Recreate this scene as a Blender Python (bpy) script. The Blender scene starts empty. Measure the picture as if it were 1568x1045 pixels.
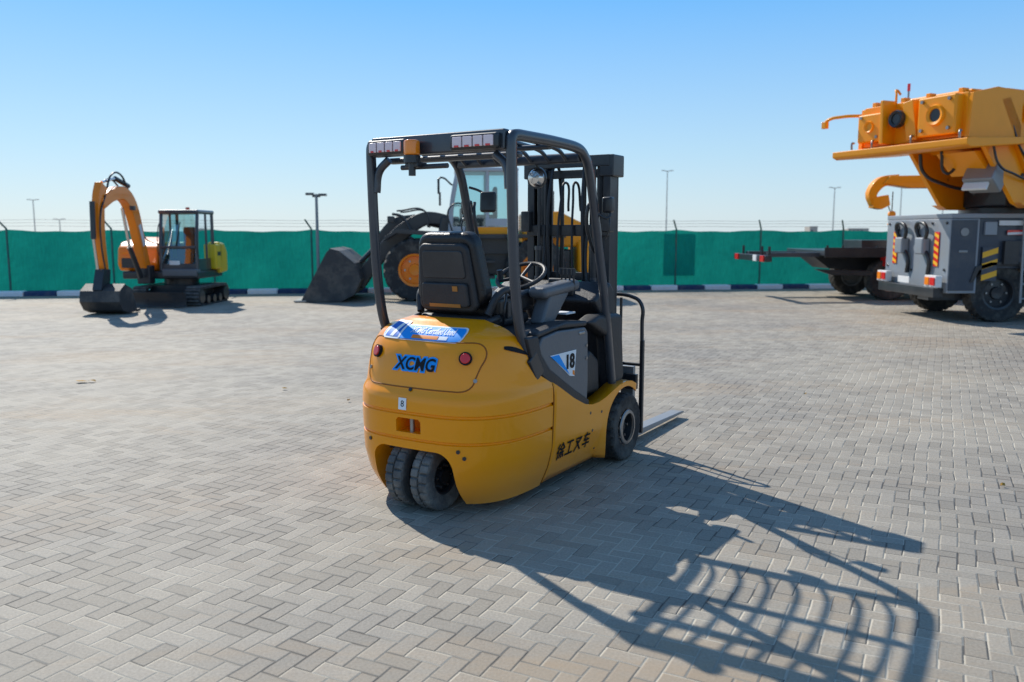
import bpy, math, random, bmesh
import numpy as np
from mathutils import Vector, Matrix, Euler
random.seed(4)
S=bpy.context.scene
COL=S.collection
R=math.radians
# ---------------- materials
def nt(name):
    m=bpy.data.materials.new(name); m.use_nodes=True
    return m,m.node_tree.nodes,m.node_tree.links,m.node_tree.nodes['Principled BSDF']
def mat(name,c,rough=.5,metal=0.,coat=0.,dirt=.15,dcol=(.30,.26,.20),dscale=3.,bump=0.,spec=.5,orange_peel=0,lowdust=0):
    m,n,l,b=nt(name)
    b.inputs['Metallic'].default_value=metal
    b.inputs['Coat Weight'].default_value=coat; b.inputs['Coat Roughness'].default_value=.06
    b.inputs['Specular IOR Level'].default_value=spec
    tc=n.new('ShaderNodeTexCoord')
    no=n.new('ShaderNodeTexNoise'); no.inputs['Scale'].default_value=dscale; no.inputs['Detail'].default_value=8; no.inputs['Roughness'].default_value=.68
    l.new(tc.outputs['Object'],no.inputs['Vector'])
    mr=n.new('ShaderNodeMapRange'); mr.inputs['From Min'].default_value=.45; mr.inputs['From Max'].default_value=.8
    mr.inputs['To Max'].default_value=dirt*2.2
    l.new(no.outputs['Fac'],mr.inputs['Value'])
    mx=n.new('ShaderNodeMix'); mx.data_type='RGBA'
    mx.inputs['A'].default_value=(*c,1); mx.inputs['B'].default_value=(*dcol,1)
    l.new(mr.outputs['Result'],mx.inputs['Factor']); colout=mx.outputs['Result']
    if lowdust:
        sp=n.new('ShaderNodeSeparateXYZ'); l.new(tc.outputs['Object'],sp.inputs[0])
        m3=n.new('ShaderNodeMapRange'); m3.inputs['From Min'].default_value=.32; m3.inputs['From Max'].default_value=.05; l.new(sp.outputs['Z'],m3.inputs['Value'])
        mm=n.new('ShaderNodeMath'); mm.operation='MULTIPLY'; l.new(m3.outputs['Result'],mm.inputs[0]); l.new(no.outputs['Fac'],mm.inputs[1])
        mm2=n.new('ShaderNodeMath'); mm2.operation='MULTIPLY'; mm2.inputs[1].default_value=lowdust; l.new(mm.outputs[0],mm2.inputs[0])
        mx2=n.new('ShaderNodeMix'); mx2.data_type='RGBA'; l.new(mm2.outputs[0],mx2.inputs['Factor']); l.new(colout,mx2.inputs['A']); mx2.inputs['B'].default_value=(.42,.34,.24,1); colout=mx2.outputs['Result']
    l.new(colout,b.inputs['Base Color'])
    m2=n.new('ShaderNodeMapRange'); m2.inputs['To Min'].default_value=max(0,rough-.08); m2.inputs['To Max'].default_value=min(1,rough+.14)
    l.new(no.outputs['Fac'],m2.inputs['Value']); l.new(m2.outputs['Result'],b.inputs['Roughness'])
    if bump:
        bp=n.new('ShaderNodeBump'); bp.inputs['Strength'].default_value=bump; bp.inputs['Distance'].default_value=.01
        n2=n.new('ShaderNodeTexNoise'); n2.inputs['Scale'].default_value=dscale*12; l.new(tc.outputs['Object'],n2.inputs['Vector'])
        l.new(n2.outputs['Fac'],bp.inputs['Height']); l.new(bp.outputs['Normal'],b.inputs['Normal'])
    if orange_peel:
        bp=n.new('ShaderNodeBump'); bp.inputs['Strength'].default_value=orange_peel; bp.inputs['Distance'].default_value=.02
        n2=n.new('ShaderNodeTexNoise'); n2.inputs['Scale'].default_value=7; n2.inputs['Detail'].default_value=3; l.new(tc.outputs['Object'],n2.inputs['Vector'])
        l.new(n2.outputs['Fac'],bp.inputs['Height']); l.new(bp.outputs['Normal'],b.inputs['Normal']); l.new(bp.outputs['Normal'],b.inputs['Coat Normal'])
    return m
YEL=mat('yellow_paint',(1.,.335,.0),.30,0,.45,.02,(.75,.33,.02),2.5,spec=.25,orange_peel=.12,lowdust=.35)
ORA=mat('orange_paint',(.95,.24,.002),.35,0,.3,.05,spec=.3)
CYEL=mat('crane_yellow_paint',(1.,.345,.002),.4,0,.2,.08,(.50,.22,.04),2,spec=.3)
BLK=mat('black_steel',(.018,.020,.024),.40,0,.25,.10,(.12,.11,.10),4)
GRD=mat('guard_steel',(.040,.047,.06),.32,.1,.45,.10,(.15,.14,.13),6)
PLA=mat('black_plastic',(.020,.021,.025),.48,0,0,.12,(.11,.10,.09),5,.15)
VIN=mat('seat_vinyl',(.012,.012,.014),.36,0,0,.06,(.1,.08,.06),6,.25)
GRY=mat('grey_panel',(.12,.125,.135),.45,0,.1,.15,(.2,.19,.17),5,.15)
CABG=mat('cab_grey_white',(.46,.48,.50),.45,0,.2,.15,(.3,.28,.24),3)
RUB=mat('tyre_rubber',(.026,.025,.025),.85,0,0,.35,(.20,.18,.15),5,.3)
RUBC=mat('tyre_rubber_dusty',(.10,.096,.092),.9,0,0,.6,(.26,.24,.21),9,.3)
STL=mat('worn_steel',(.35,.35,.35),.35,.9,0,.3,(.12,.07,.04),6)
CHR=mat('chrome',(.7,.7,.7),.15,1,0,.05)
RIM=mat('grey_rim',(.25,.25,.25),.45,.5,0,.2)
TRK=mat('truck_grey',(.26,.29,.33),.42,.1,.2,.3,(.3,.28,.24),2.5)
TRKD=mat('truck_dark_blue',(.035,.05,.075),.42,.1,.2,.2,(.16,.15,.14),3)
WHT=mat('white_paint',(.78,.78,.77),.45,0,0,.1)
KWH=mat('kerb_white',(.88,.88,.87),.7,0,0,.12,(.5,.46,.4),4)
KBL=mat('kerb_blue',(.012,.045,.13),.7,0,0,.2,(.3,.27,.22),4)
RED=mat('red_lens',(.75,.015,.012),.15,0,.6,.0)
AMB=mat('amber_lens',(1.,.26,.005),.15,0,.6,.0)
DLOGO=mat('blue_decal',(.01,.16,.62),.5,0,0,.0,spec=.2)
LBL=mat('light_blue_decal',(.01,.33,.88),.5,0,0,.0,spec=.2)
DBLK=mat('black_decal',(.010,.010,.012),.5,0,0,.0,spec=.2)
WDEC=mat('white_decal',(.88,.88,.88),.5,0,0,.0,spec=.2)
HYEL=mat('hazard_yellow',(.95,.47,.01),.4,0,0,.1)
BROWN=mat('seat_label',(.42,.16,.02),.5,0,0,.1)
DUST=mat('dirty_bucket_steel',(.050,.050,.052),.6,.3,0,.45,(.20,.17,.14),2.5,.3)
LIME=mat('lime_paint',(.70,.50,.005),.4,0,.3,.08)
GAL=mat('galvanised_steel',(.30,.31,.32),.5,.5,0,.2)
LED=mat('led_lens',(.85,.66,.66),.2,0,.5,.0)
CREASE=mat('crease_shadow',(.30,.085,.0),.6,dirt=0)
def glass(name,tint,refl=.25):
    m,n,l,b=nt(name); out=n['Material Output']; n.remove(b)
    t=n.new('ShaderNodeBsdfTransparent'); t.inputs[0].default_value=(*tint,1)
    g=n.new('ShaderNodeBsdfGlossy'); g.inputs['Roughness'].default_value=.03; g.inputs[0].default_value=(.8,.9,.95,1)
    f=n.new('ShaderNodeFresnel'); f.inputs[0].default_value=1.5
    a=n.new('ShaderNodeMath'); a.operation='ADD'; a.inputs[1].default_value=refl*.5
    mx=n.new('ShaderNodeMixShader'); l.new(f.outputs[0],a.inputs[0]); l.new(a.outputs[0],mx.inputs[0])
    l.new(t.outputs[0],mx.inputs[1]); l.new(g.outputs[0],mx.inputs[2]); l.new(mx.outputs[0],out.inputs[0])
    return m
GLS=glass('cab_glass',(.58,.78,.80))
# ---------------- mesh helpers
def empty(name,loc=(0,0,0),rz=0,parent=None,sc=1):
    e=bpy.data.objects.new(name,None); e.location=loc; e.rotation_euler=(0,0,rz); COL.objects.link(e); e.parent=parent; e.scale=(sc,sc,sc)
    e.empty_display_size=.1
    return e
def mk(name,v,f,m,parent=None,smooth=None,bevel=0,seg=2,M=None):
    me=bpy.data.meshes.new(name)
    if M is not None: v=[M@Vector(p) for p in v]
    me.from_pydata([tuple(p) for p in v],[],f); me.update()
    bm=bmesh.new(); bm.from_mesh(me); bmesh.ops.recalc_face_normals(bm,faces=bm.faces); bm.to_mesh(me); bm.free()
    if m: me.materials.append(m)
    o=bpy.data.objects.new(name,me); COL.objects.link(o); o.parent=parent
    if bevel:
        b=o.modifiers.new('b','BEVEL'); b.width=bevel; b.segments=seg; b.limit_method='ANGLE'; b.angle_limit=R(35)
        if smooth is None: smooth=50
    if smooth:
        me.polygons.foreach_set('use_smooth',[True]*len(me.polygons)); me.set_sharp_from_angle(angle=R(smooth))
        if bevel:
            if 'sharp_edge' in me.attributes: me.attributes.remove(me.attributes['sharp_edge'])
            w=o.modifiers.new('w','WEIGHTED_NORMAL'); w.keep_sharp=False
    return o
def rotM(rx,ry,rz): return Euler((R(rx),R(ry),R(rz))).to_matrix().to_4x4()
def box(name,c,s,m,parent=None,rot=(0,0,0),bevel=.006,taper=None,seg=2):
    hx,hy,hz=s[0]/2,s[1]/2,s[2]/2
    v=[]
    for z in(-1,1):
        k=1 if (taper is None or z<0) else taper
        for x,y in((-1,-1),(1,-1),(1,1),(-1,1)): v.append((x*hx*k,y*hy*k,z*hz))
    f=[(0,3,2,1),(4,5,6,7),(0,1,5,4),(1,2,6,5),(2,3,7,6),(3,0,4,7)]
    M=Matrix.Translation(Vector(c))@rotM(*rot)
    return mk(name,v,f,m,parent,bevel=min(bevel,min(s)*.45),M=M,seg=seg)
def b2(name,x0,x1,y0,y1,z0,z1,m,parent=None,bevel=.006,**k):
    return box(name,((x0+x1)/2,(y0+y1)/2,(z0+z1)/2),(abs(x1-x0),abs(y1-y0),abs(z1-z0)),m,parent,bevel=bevel,**k)
def cyl(name,p1,p2,r,m,parent=None,n=20,r2=None,bevel=0):
    p1=Vector(p1);p2=Vector(p2);d=p2-p1;L=d.length
    q=d.to_track_quat('Z','Y').to_matrix().to_4x4(); M=Matrix.Translation(p1)@q
    r2=r if r2 is None else r2
    v=[(r*math.cos(a),r*math.sin(a),0) for a in [2*math.pi*i/n for i in range(n)]]+[(r2*math.cos(a),r2*math.sin(a),L) for a in [2*math.pi*i/n for i in range(n)]]
    f=[(i,(i+1)%n,n+(i+1)%n,n+i) for i in range(n)]+[tuple(range(n))[::-1],tuple(range(n,2*n))]
    return mk(name,v,f,m,parent,smooth=40,bevel=bevel,M=M)
def tube(name,pts,r,m,parent=None,smooth=True,cyc=False):
    cu=bpy.data.curves.new(name,'CURVE'); cu.dimensions='3D'; cu.bevel_depth=r; cu.bevel_resolution=3; cu.use_fill_caps=True
    if smooth:
        sp=cu.splines.new('BEZIER'); sp.bezier_points.add(len(pts)-1)
        for b,p in zip(sp.bezier_points,pts): b.co=p; b.handle_left_type=b.handle_right_type='AUTO'
        sp.resolution_u=8
    else:
        sp=cu.splines.new('POLY'); sp.points.add(len(pts)-1)
        for b,p in zip(sp.points,pts): b.co=(*p,1)
    sp.use_cyclic_u=cyc
    cu.materials.append(m); o=bpy.data.objects.new(name,cu); COL.objects.link(o); o.parent=parent
    return o
def plate(name,poly,y0,y1,m,parent=None,bevel=.004,M=None,seg=2):
    n=len(poly)
    v=[(x,y0,z) for x,z in poly]+[(x,y1,z) for x,z in poly]
    f=[tuple(range(n)),tuple(range(n,2*n))[::-1]]+[(i,(i+1)%n,n+(i+1)%n,n+i) for i in range(n)]
    return mk(name,v,f,m,parent,bevel=bevel,M=M,seg=seg)
def plateX(name,poly,x0,x1,m,parent=None,bevel=0,M=None,seg=2):
    n=len(poly); v=[(x0,y,z) for y,z in poly]+[(x1,y,z) for y,z in poly]
    f=[tuple(range(n)),tuple(range(n,2*n))[::-1]]+[(i,(i+1)%n,n+(i+1)%n,n+i) for i in range(n)]
    return mk(name,v,f,m,parent,bevel=bevel,M=M,seg=seg)
def cat(pts,k=6):
    P=[Vector(p) for p in pts]; P=[P[0]*2-P[1]]+P+[P[-1]*2-P[-2]]; out=[]
    for i in range(1,len(P)-2):
        for j in range(k):
            t=j/k; a,b,c,d=P[i-1],P[i],P[i+1],P[i+2]
            out.append(.5*((2*b)+(c-a)*t+(2*a-5*b+4*c-d)*t*t+(3*b-a-3*c+d)*t**3))
    out.append(P[-2]); return out
def sweep(name,pts,wy,t,m,parent,bevel=.012,k=6):
    P=cat(pts,k); v=[];f=[]
    for i,p in enumerate(P):
        d=(P[min(i+1,len(P)-1)]-P[max(i-1,0)]); d.normalize()
        nrm=Vector((0,1,0)).cross(d); nrm.normalize(); s=d.cross(nrm).normalized()
        c=bevel
        for a,b in((-1,-1),(1,-1),(1,1),(-1,1)):
            A=wy/2;B=t/2
            if a*b>0: q=[(a*A,b*(B-c)),(a*(A-c),b*B)]
            else: q=[(a*(A-c),b*B),(a*A,b*(B-c))]
            for aa,bb in q: v.append(p+s*aa+nrm*bb)
    for i in range(len(P)-1):
        for j in range(8): f.append((i*8+j,i*8+(j+1)%8,(i+1)*8+(j+1)%8,(i+1)*8+j))
    f.append(tuple(range(8))[::-1]); f.append(tuple((len(P)-1)*8+j for j in range(8)))
    return mk(name,v,f,m,parent,smooth=50)
def lathe(name,prof,c,m,parent,n=48,axis='y',smooth=35,rf=None):
    v=[];f=[];k=len(prof)
    for i in range(n):
        a=2*math.pi*i/n
        for j,(r,h) in enumerate(prof):
            rr=r if rf is None else rf(i,j,r,h)
            if axis=='y': v.append((c[0]+rr*math.cos(a),c[1]+h,c[2]+rr*math.sin(a)))
            elif axis=='x': v.append((c[0]+h,c[1]+rr*math.cos(a),c[2]+rr*math.sin(a)))
            else: v.append((c[0]+rr*math.cos(a),c[1]+rr*math.sin(a),c[2]+h))
    for i in range(n):
        for j in range(k-1):
            f.append((i*k+j,((i+1)%n)*k+j,((i+1)%n)*k+j+1,i*k+j+1))
    return mk(name,v,f,m,parent,smooth=smooth)
def tyre(name,c,Rr,w,rim,m,parent,lugs=24,depth=.02,rimmat=None,skew=2,per=4,centre=False):
    h=w/2; rs=Rr-.10*Rr
    prof=[(rim,-h*.85),(rs,-h),(Rr-.03*Rr,-h*.95),(Rr,-h*.8),(Rr,-h*.45),(Rr,-h*.10),(Rr-(depth if centre else 0),-h*.08),(Rr-(depth if centre else 0),h*.08),(Rr,h*.10),(Rr,h*.45),(Rr,h*.8),(Rr-.03*Rr,h*.95),(rs,h),(rim,h*.85)]
    N=lugs*per
    def rf(i,j,r,hh):
        if 2<=j<=11:
            ph=(i+int(skew*abs(hh)/h*1.5)+(per//2 if hh>0 else 0))%per
            if ph==0: return min(r,Rr-depth)
        return r
    lathe(name,prof,c,m,parent,n=N,smooth=18,rf=rf)
    rm=rimmat or RIM
    lathe(name+'_rim',[(0,-h*.5),(rim*.35,-h*.55),(rim*.4,-h*.3),(rim*.85,-h*.25),(rim*.9,-h*.8),(rim*1.02,-h*.86),(rim*1.02,h*.86),(rim*.9,h*.8),(rim*.85,h*.25),(rim*.4,h*.3),(rim*.35,h*.55),(0,h*.5)],c,rm,parent,n=32)
    for k in range(6):
        a=k*math.pi/3
        for sg in(-1,1):
            p=(c[0]+rim*.62*math.cos(a),c[1]+sg*h*.24,c[2]+rim*.62*math.sin(a))
            cyl(name+'_bolt%d%d'%(k,sg),p,(p[0],p[1]+sg*.03,p[2]),rim*.07,STL,parent,n=6)
def text(name,s,size,loc,rot,m,parent,ext=.002,bold=0.,sx=1.,shear=0):
    cu=bpy.data.curves.new(name,'FONT'); cu.body=s; cu.size=size; cu.extrude=ext; cu.align_x='CENTER'; cu.align_y='CENTER'; cu.offset=bold; cu.shear=shear
    cu.materials.append(m); o=bpy.data.objects.new(name,cu); COL.objects.link(o); o.parent=parent; o.location=loc; o.rotation_euler=[R(a) for a in rot]; o.scale=(sx,1,1)
    return o
# =============== GROUND (herringbone block paving)
def paving():
    m,n,l,b=nt('herringbone_block_paving')
    def M(op,a,bb=None,c=None):
        x=n.new('ShaderNodeMath'); x.operation=op
        for i,q in enumerate((a,bb,c)):
            if q is None: continue
            if isinstance(q,(int,float)): x.inputs[i].default_value=q
            else: l.new(q,x.inputs[i])
        return x.outputs[0]
    tc=n.new('ShaderNodeTexCoord'); mp=n.new('ShaderNodeMapping'); mp.inputs['Rotation'].default_value=(0,0,R(27))
    mp.inputs['Scale'].default_value=(12.6,12.6,12.6)
    wn=n.new('ShaderNodeTexNoise'); wn.inputs['Scale'].default_value=1.3; wn.inputs['Detail'].default_value=4
    l.new(tc.outputs['Object'],wn.inputs['Vector'])
    va=n.new('ShaderNodeVectorMath'); va.operation='SCALE'; va.inputs['Scale'].default_value=.05
    l.new(wn.outputs['Color'],va.inputs[0])
    vb=n.new('ShaderNodeVectorMath'); vb.operation='ADD'; l.new(tc.outputs['Object'],vb.inputs[0]); l.new(va.outputs[0],vb.inputs[1])
    l.new(vb.outputs[0],mp.inputs['Vector'])
    sp=n.new('ShaderNodeSeparateXYZ'); l.new(mp.outputs[0],sp.inputs[0]); X,Y=sp.outputs[0],sp.outputs[1]
    i=M('FLOOR',X); j=M('FLOOR',Y); fx=M('SUBTRACT',X,i); fy=M('SUBTRACT',Y,j)
    d=M('SUBTRACT',i,j); mm=M('SUBTRACT',d,M('MULTIPLY',M('FLOOR',M('DIVIDE',d,4)),4))
    def eq(k): return M('COMPARE',mm,float(k),.3)
    e0,e1,e2,e3=eq(0),eq(1),eq(2),eq(3)
    gx=M('SUBTRACT',1,fx); gy=M('SUBTRACT',1,fy)
    mn=lambda a,c:M('MINIMUM',a,c)
    d0=mn(fx,mn(fy,gy)); d1=mn(gx,mn(fy,gy)); d2=mn(gy,mn(fx,gx)); d3=mn(fy,mn(fx,gx))
    dist=M('ADD',M('ADD',M('MULTIPLY',d0,e0),M('MULTIPLY',d1,e1)),M('ADD',M('MULTIPLY',d2,e2),M('MULTIPLY',d3,e3)))
    bi=M('SUBTRACT',i,e1); bj=M('SUBTRACT',j,e2)
    cb=n.new('ShaderNodeCombineXYZ'); l.new(bi,cb.inputs[0]); l.new(bj,cb.inputs[1])
    horiz=M('ADD',e0,e1); l.new(horiz,cb.inputs[2])
    w=n.new('ShaderNodeTexWhiteNoise'); l.new(cb.outputs[0],w.inputs['Vector'])
    cr=n.new('ShaderNodeValToRGB'); l.new(w.outputs['Value'],cr.inputs[0])
    E=cr.color_ramp.elements; E[0].color=(.275,.248,.205,1); E[1].color=(.355,.322,.268,1)
    x=E.new(.5); x.color=(.315,.285,.237,1)
    big=n.new('ShaderNodeTexNoise'); big.inputs['Scale'].default_value=.35; big.inputs['Detail'].default_value=7; big.inputs['Roughness'].default_value=.62
    l.new(tc.outputs['Object'],big.inputs['Vector'])
    br=n.new('ShaderNodeValToRGB'); l.new(big.outputs['Fac'],br.inputs[0]); br.color_ramp.elements[0].position=.3; br.color_ramp.elements[1].position=.72
    br.color_ramp.elements[0].color=(.80,.80,.82,1); br.color_ramp.elements[1].color=(1.18,1.13,1.05,1)
    mu=n.new('ShaderNodeMix'); mu.data_type='RGBA'; mu.blend_type='MULTIPLY'; mu.inputs['Factor'].default_value=1
    l.new(cr.outputs[0],mu.inputs['A']); l.new(br.outputs[0],mu.inputs['B'])
    gr=n.new('ShaderNodeTexNoise'); gr.inputs['Scale'].default_value=90; gr.inputs['Detail'].default_value=4
    l.new(tc.outputs['Object'],gr.inputs['Vector'])
    gr2=n.new('ShaderNodeMapRange'); gr2.inputs['From Min'].default_value=.3; gr2.inputs['From Max'].default_value=.7; gr2.inputs['To Min'].default_value=.82; gr2.inputs['To Max'].default_value=1.16
    l.new(gr.outputs['Fac'],gr2.inputs['Value'])
    m3=n.new('ShaderNodeMix'); m3.data_type='RGBA'; m3.blend_type='MULTIPLY'; m3.inputs['Factor'].default_value=1
    l.new(mu.outputs['Result'],m3.inputs['A']); l.new(gr2.outputs['Result'],m3.inputs['B'])
    st=n.new('ShaderNodeTexNoise'); st.inputs['Scale'].default_value=.55; st.inputs['Detail'].default_value=9; st.inputs['Roughness'].default_value=.72; st.inputs['Distortion'].default_value=.6
    mp2=n.new('ShaderNodeMapping'); mp2.inputs['Scale'].default_value=(.45,1.6,1); mp2.inputs['Rotation'].default_value=(0,0,R(12)); mp2.inputs['Location'].default_value=(3.1,1.7,0)
    l.new(tc.outputs['Object'],mp2.inputs[0]); l.new(mp2.outputs[0],st.inputs['Vector'])
    sr=n.new('ShaderNodeMapRange'); sr.inputs['From Min'].default_value=.50; sr.inputs['From Max'].default_value=.72; sr.inputs['To Max'].default_value=.75
    l.new(st.outputs['Fac'],sr.inputs['Value'])
    m4=n.new('ShaderNodeMix'); m4.data_type='RGBA'; m4.inputs['B'].default_value=(.36,.255,.155,1)
    l.new(sr.outputs['Result'],m4.inputs['Factor']); l.new(m3.outputs['Result'],m4.inputs['A'])
    # darker rubber / oil smudges
    oil=n.new('ShaderNodeTexNoise'); oil.inputs['Scale'].default_value=1.1; oil.inputs['Detail'].default_value=8; oil.inputs['Roughness'].default_value=.75; l.new(mp2.outputs[0],oil.inputs['Vector'])
    orr=n.new('ShaderNodeMapRange'); orr.inputs['From Min'].default_value=.58; orr.inputs['From Max'].default_value=.8; orr.inputs['To Max'].default_value=.5; l.new(oil.outputs['Fac'],orr.inputs['Value'])
    m4b=n.new('ShaderNodeMix'); m4b.data_type='RGBA'; m4b.inputs['B'].default_value=(.17,.155,.14,1); l.new(orr.outputs['Result'],m4b.inputs['Factor']); l.new(m4.outputs['Result'],m4b.inputs['A'])
    jn=n.new('ShaderNodeTexNoise'); jn.inputs['Scale'].default_value=3.2; jn.inputs['Detail'].default_value=6; jn.inputs['Roughness'].default_value=.7; l.new(tc.outputs['Object'],jn.inputs['Vector'])
    jw=M('ADD',M('MULTIPLY',jn.outputs['Fac'],.14),.02)
    jm=n.new('ShaderNodeMapRange'); jm.interpolation_type='SMOOTHSTEP'; l.new(dist,jm.inputs['Value'])
    jm.inputs['From Min'].default_value=.02; l.new(jw,jm.inputs['From Max']); jm.inputs['To Min'].default_value=.95; jm.inputs['To Max'].default_value=0
    jf=M('ADD',M('MULTIPLY',big.outputs['Fac'],.9),M('MULTIPLY',w.outputs['Value'],.25))
    jf=M('ADD',jf,M('MULTIPLY',horiz,.10))
    jc=n.new('ShaderNodeValToRGB'); l.new(jf,jc.inputs[0]); jc.color_ramp.elements[0].color=(.085,.075,.065,1); jc.color_ramp.elements[1].color=(.50,.45,.36,1)
    jc.color_ramp.elements[0].position=.50; jc.color_ramp.elements[1].position=.72
    m5=n.new('ShaderNodeMix'); m5.data_type='RGBA'; l.new(jm.outputs['Result'],m5.inputs['Factor']); l.new(m4b.outputs['Result'],m5.inputs['A']); l.new(jc.outputs[0],m5.inputs['B'])
    l.new(m5.outputs['Result'],b.inputs['Base Color'])
    b.inputs['Roughness'].default_value=.75; b.inputs['Specular IOR Level'].default_value=.4
    hd=n.new('ShaderNodeMapRange'); l.new(dist,hd.inputs['Value']); hd.inputs['From Max'].default_value=.09
    h=M('ADD',M('MULTIPLY',hd.outputs['Result'],.004),M('MULTIPLY',w.outputs['Value'],.002))
    h=M('ADD',h,M('MULTIPLY',gr.outputs['Fac'],.0016))
    bp=n.new('ShaderNodeBump'); bp.inputs['Strength'].default_value=.85; bp.inputs['Distance'].default_value=1.; l.new(h,bp.inputs['Height']); l.new(bp.outputs[0],b.inputs['Normal'])
    return m
PAV=paving()
def flat(name,x0,x1,y0,y1,z,m):
    return mk(name,[(x0,y0,z),(x1,y0,z),(x1,y1,z),(x0,y1,z)],[(0,1,2,3)],m)
SAND=mat('desert_sand',(.42,.35,.26),.9,0,0,.3,(.33,.28,.2),.02)
flat('ground',-1500,1500,-600,2500,-.004,SAND)
flat('block_paving',-60,60,-20,60,0,PAV)
LEAF=mat('dry_leaf',(.42,.22,.03),.8,0,0,.2)
lv=[];lf=[]
for i,(x,y,s) in enumerate([(-4.45,8.6,.09),(-4.36,8.62,.05),(-9.0,13.,.06),(-2.25,8.2,.04),(-5.6,6.0,.05),(4.4,6.9,.03),(6.2,9.2,.04),(-6.2,9.6,.04),(3.0,5.0,.02),(-4.9,5.2,.025),(-1.5,7.6,.02),(5.1,6.3,.025),(2.8,7.9,.02)]):
    k=len(lv); a=random.random()*6
    for q in range(6):
        t=a+q*math.pi/3; rr=s*(.6+.5*random.random()); lv.append((x+rr*math.cos(t),y+.6*rr*math.sin(t),.01+.02*random.random()))
    lv.append((x,y,.03))
    lf+=[(k+q,k+(q+1)%6,k+6) for q in range(6)]
mk('dry_leaves',lv,lf,LEAF)
# =============== FENCE
def fence_mat(name,c0,c1):
    m,n,l,b=nt(name); out=n['Material Output']
    tc=n.new('ShaderNodeTexCoord')
    no=n.new('ShaderNodeTexNoise'); no.inputs['Scale'].default_value=.7; no.inputs['Detail'].default_value=6
    mp=n.new('ShaderNodeMapping'); mp.inputs['Scale'].default_value=(1,1,.5); l.new(tc.outputs['Object'],mp.inputs[0]); l.new(mp.outputs[0],no.inputs['Vector'])
    cr=n.new('ShaderNodeValToRGB'); cr.color_ramp.elements[0].position=.3; cr.color_ramp.elements[1].position=.7
    cr.color_ramp.elements[0].color=(*c0,1); cr.color_ramp.elements[1].color=(*c1,1)
    l.new(no.outputs['Fac'],cr.inputs[0])
    wv2=n.new('ShaderNodeTexNoise'); wv2.inputs['Scale'].default_value=14; mp3=n.new('ShaderNodeMapping'); mp3.inputs['Scale'].default_value=(3,1,.25); l.new(tc.outputs['Object'],mp3.inputs[0]); l.new(mp3.outputs[0],wv2.inputs['Vector'])
    wr=n.new('ShaderNodeMapRange'); wr.inputs['To Min'].default_value=.7; wr.inputs['To Max'].default_value=1.3; l.new(wv2.outputs['Fac'],wr.inputs['Value'])
    mu=n.new('ShaderNodeMix'); mu.data_type='RGBA'; mu.blend_type='MULTIPLY'; mu.inputs['Factor'].default_value=1; l.new(cr.outputs[0],mu.inputs['A']); l.new(wr.outputs['Result'],mu.inputs['B'])
    c=mu.outputs['Result']
    l.new(c,b.inputs['Base Color']); b.inputs['Roughness'].default_value=.8
    b.inputs['Specular IOR Level'].default_value=.15
    wv=n.new('ShaderNodeTexNoise'); wv.inputs['Scale'].default_value=3.5; wv.inputs['Detail'].default_value=5; l.new(tc.outputs['Object'],wv.inputs['Vector'])
    bp=n.new('ShaderNodeBump'); bp.inputs['Strength'].default_value=.7; bp.inputs['Distance'].default_value=.08; l.new(wv.outputs['Fac'],bp.inputs['Height']); l.new(bp.outputs[0],b.inputs['Normal'])
    t=n.new('ShaderNodeBsdfTranslucent'); l.new(c,t.inputs[0]); l.new(bp.outputs[0],t.inputs['Normal'])
    mx=n.new('ShaderNodeMixShader'); mx.inputs[0].default_value=.42; l.new(b.outputs[0],mx.inputs[1]); l.new(t.outputs[0],mx.inputs[2])
    l.new(mx.outputs[0],out.inputs[0]); return m
NET=fence_mat('green_shade_net',(.004,.165,.135),(.008,.235,.185)); NETB=fence_mat('green_shade_net_double',(.008,.30,.25),(.012,.38,.31))
FEN=mat('fence_post',(.03,.13,.12),.5,.3,0,.2)
WIR=mat('barbed_wire',(.3,.3,.3),.5,.7,0,.1)
fa=math.atan(.14)
FE=empty('green_net_fence',(0,22.75,0),fa)
v=[];f=[];xs=np.arange(-24,24.01,.12); nz=12
for x in xs:
    ph=((x+.35)%2.45)/2.45
    for k in range(nz+1):
        z=.03+(1.58-.05*math.sin(math.pi*ph)**.7 +.008*math.sin(x*7))*k/nz
        y=.012*math.sin(x*2.1+k*.3)+.008*math.sin(x*5.3-k*.6)+.003*random.random()+.01*math.sin(k*.9+x)*(1 if 0<k<nz else 0)
        v.append((x,y,z))
for a in range(len(xs)-1):
    for k in range(nz):
        q=a*(nz+1)+k; f.append((q,q+nz+1,q+nz+2,q+1))
mk('net',v,f,NET,FE,smooth=80)
a0,a1,z1=4.2,5.1,1.50
v=[(a0+(a1-a0)*s/6,-.06+.01*math.sin(s+k),.35+(z1-.35)*k/6) for s in range(7) for k in range(7)]
f=[(s*7+k,s*7+7+k,s*7+8+k,s*7+k+1) for s in range(6) for k in range(6)]
mk('net_patch',v,f,NETB,FE,smooth=80)
x=-.35-2.45*9; i=0
while x<24:
    cyl('post_%d'%i,(x,-.05,0),(x,-.05,1.64),.024,FEN,FE,n=10)
    cyl('post_arm_%d'%i,(x,-.05,1.63),(x-.14,-.22,1.87),.022,FEN,FE,n=8)
    x+=2.45; i+=1
for k,(dy,z) in enumerate([(-.10,1.70),(-.16,1.78),(-.21,1.85)]):
    tube('wire_%d'%k,[(-24+q*1.225,dy,z-(.015 if q%2 else 0)) for q in range(40)],.004,WIR,FE,smooth=False)
KE=empty('painted_kerb',(0,22.30,0),fa)
x=-24.;i=0
while x<24:
    b2('kerb_block_%d'%i,x,x+.74,-.22,.1,-.05,.12,KWH if i%2 else KBL,KE,bevel=.03); x+=.75;i+=1
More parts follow.
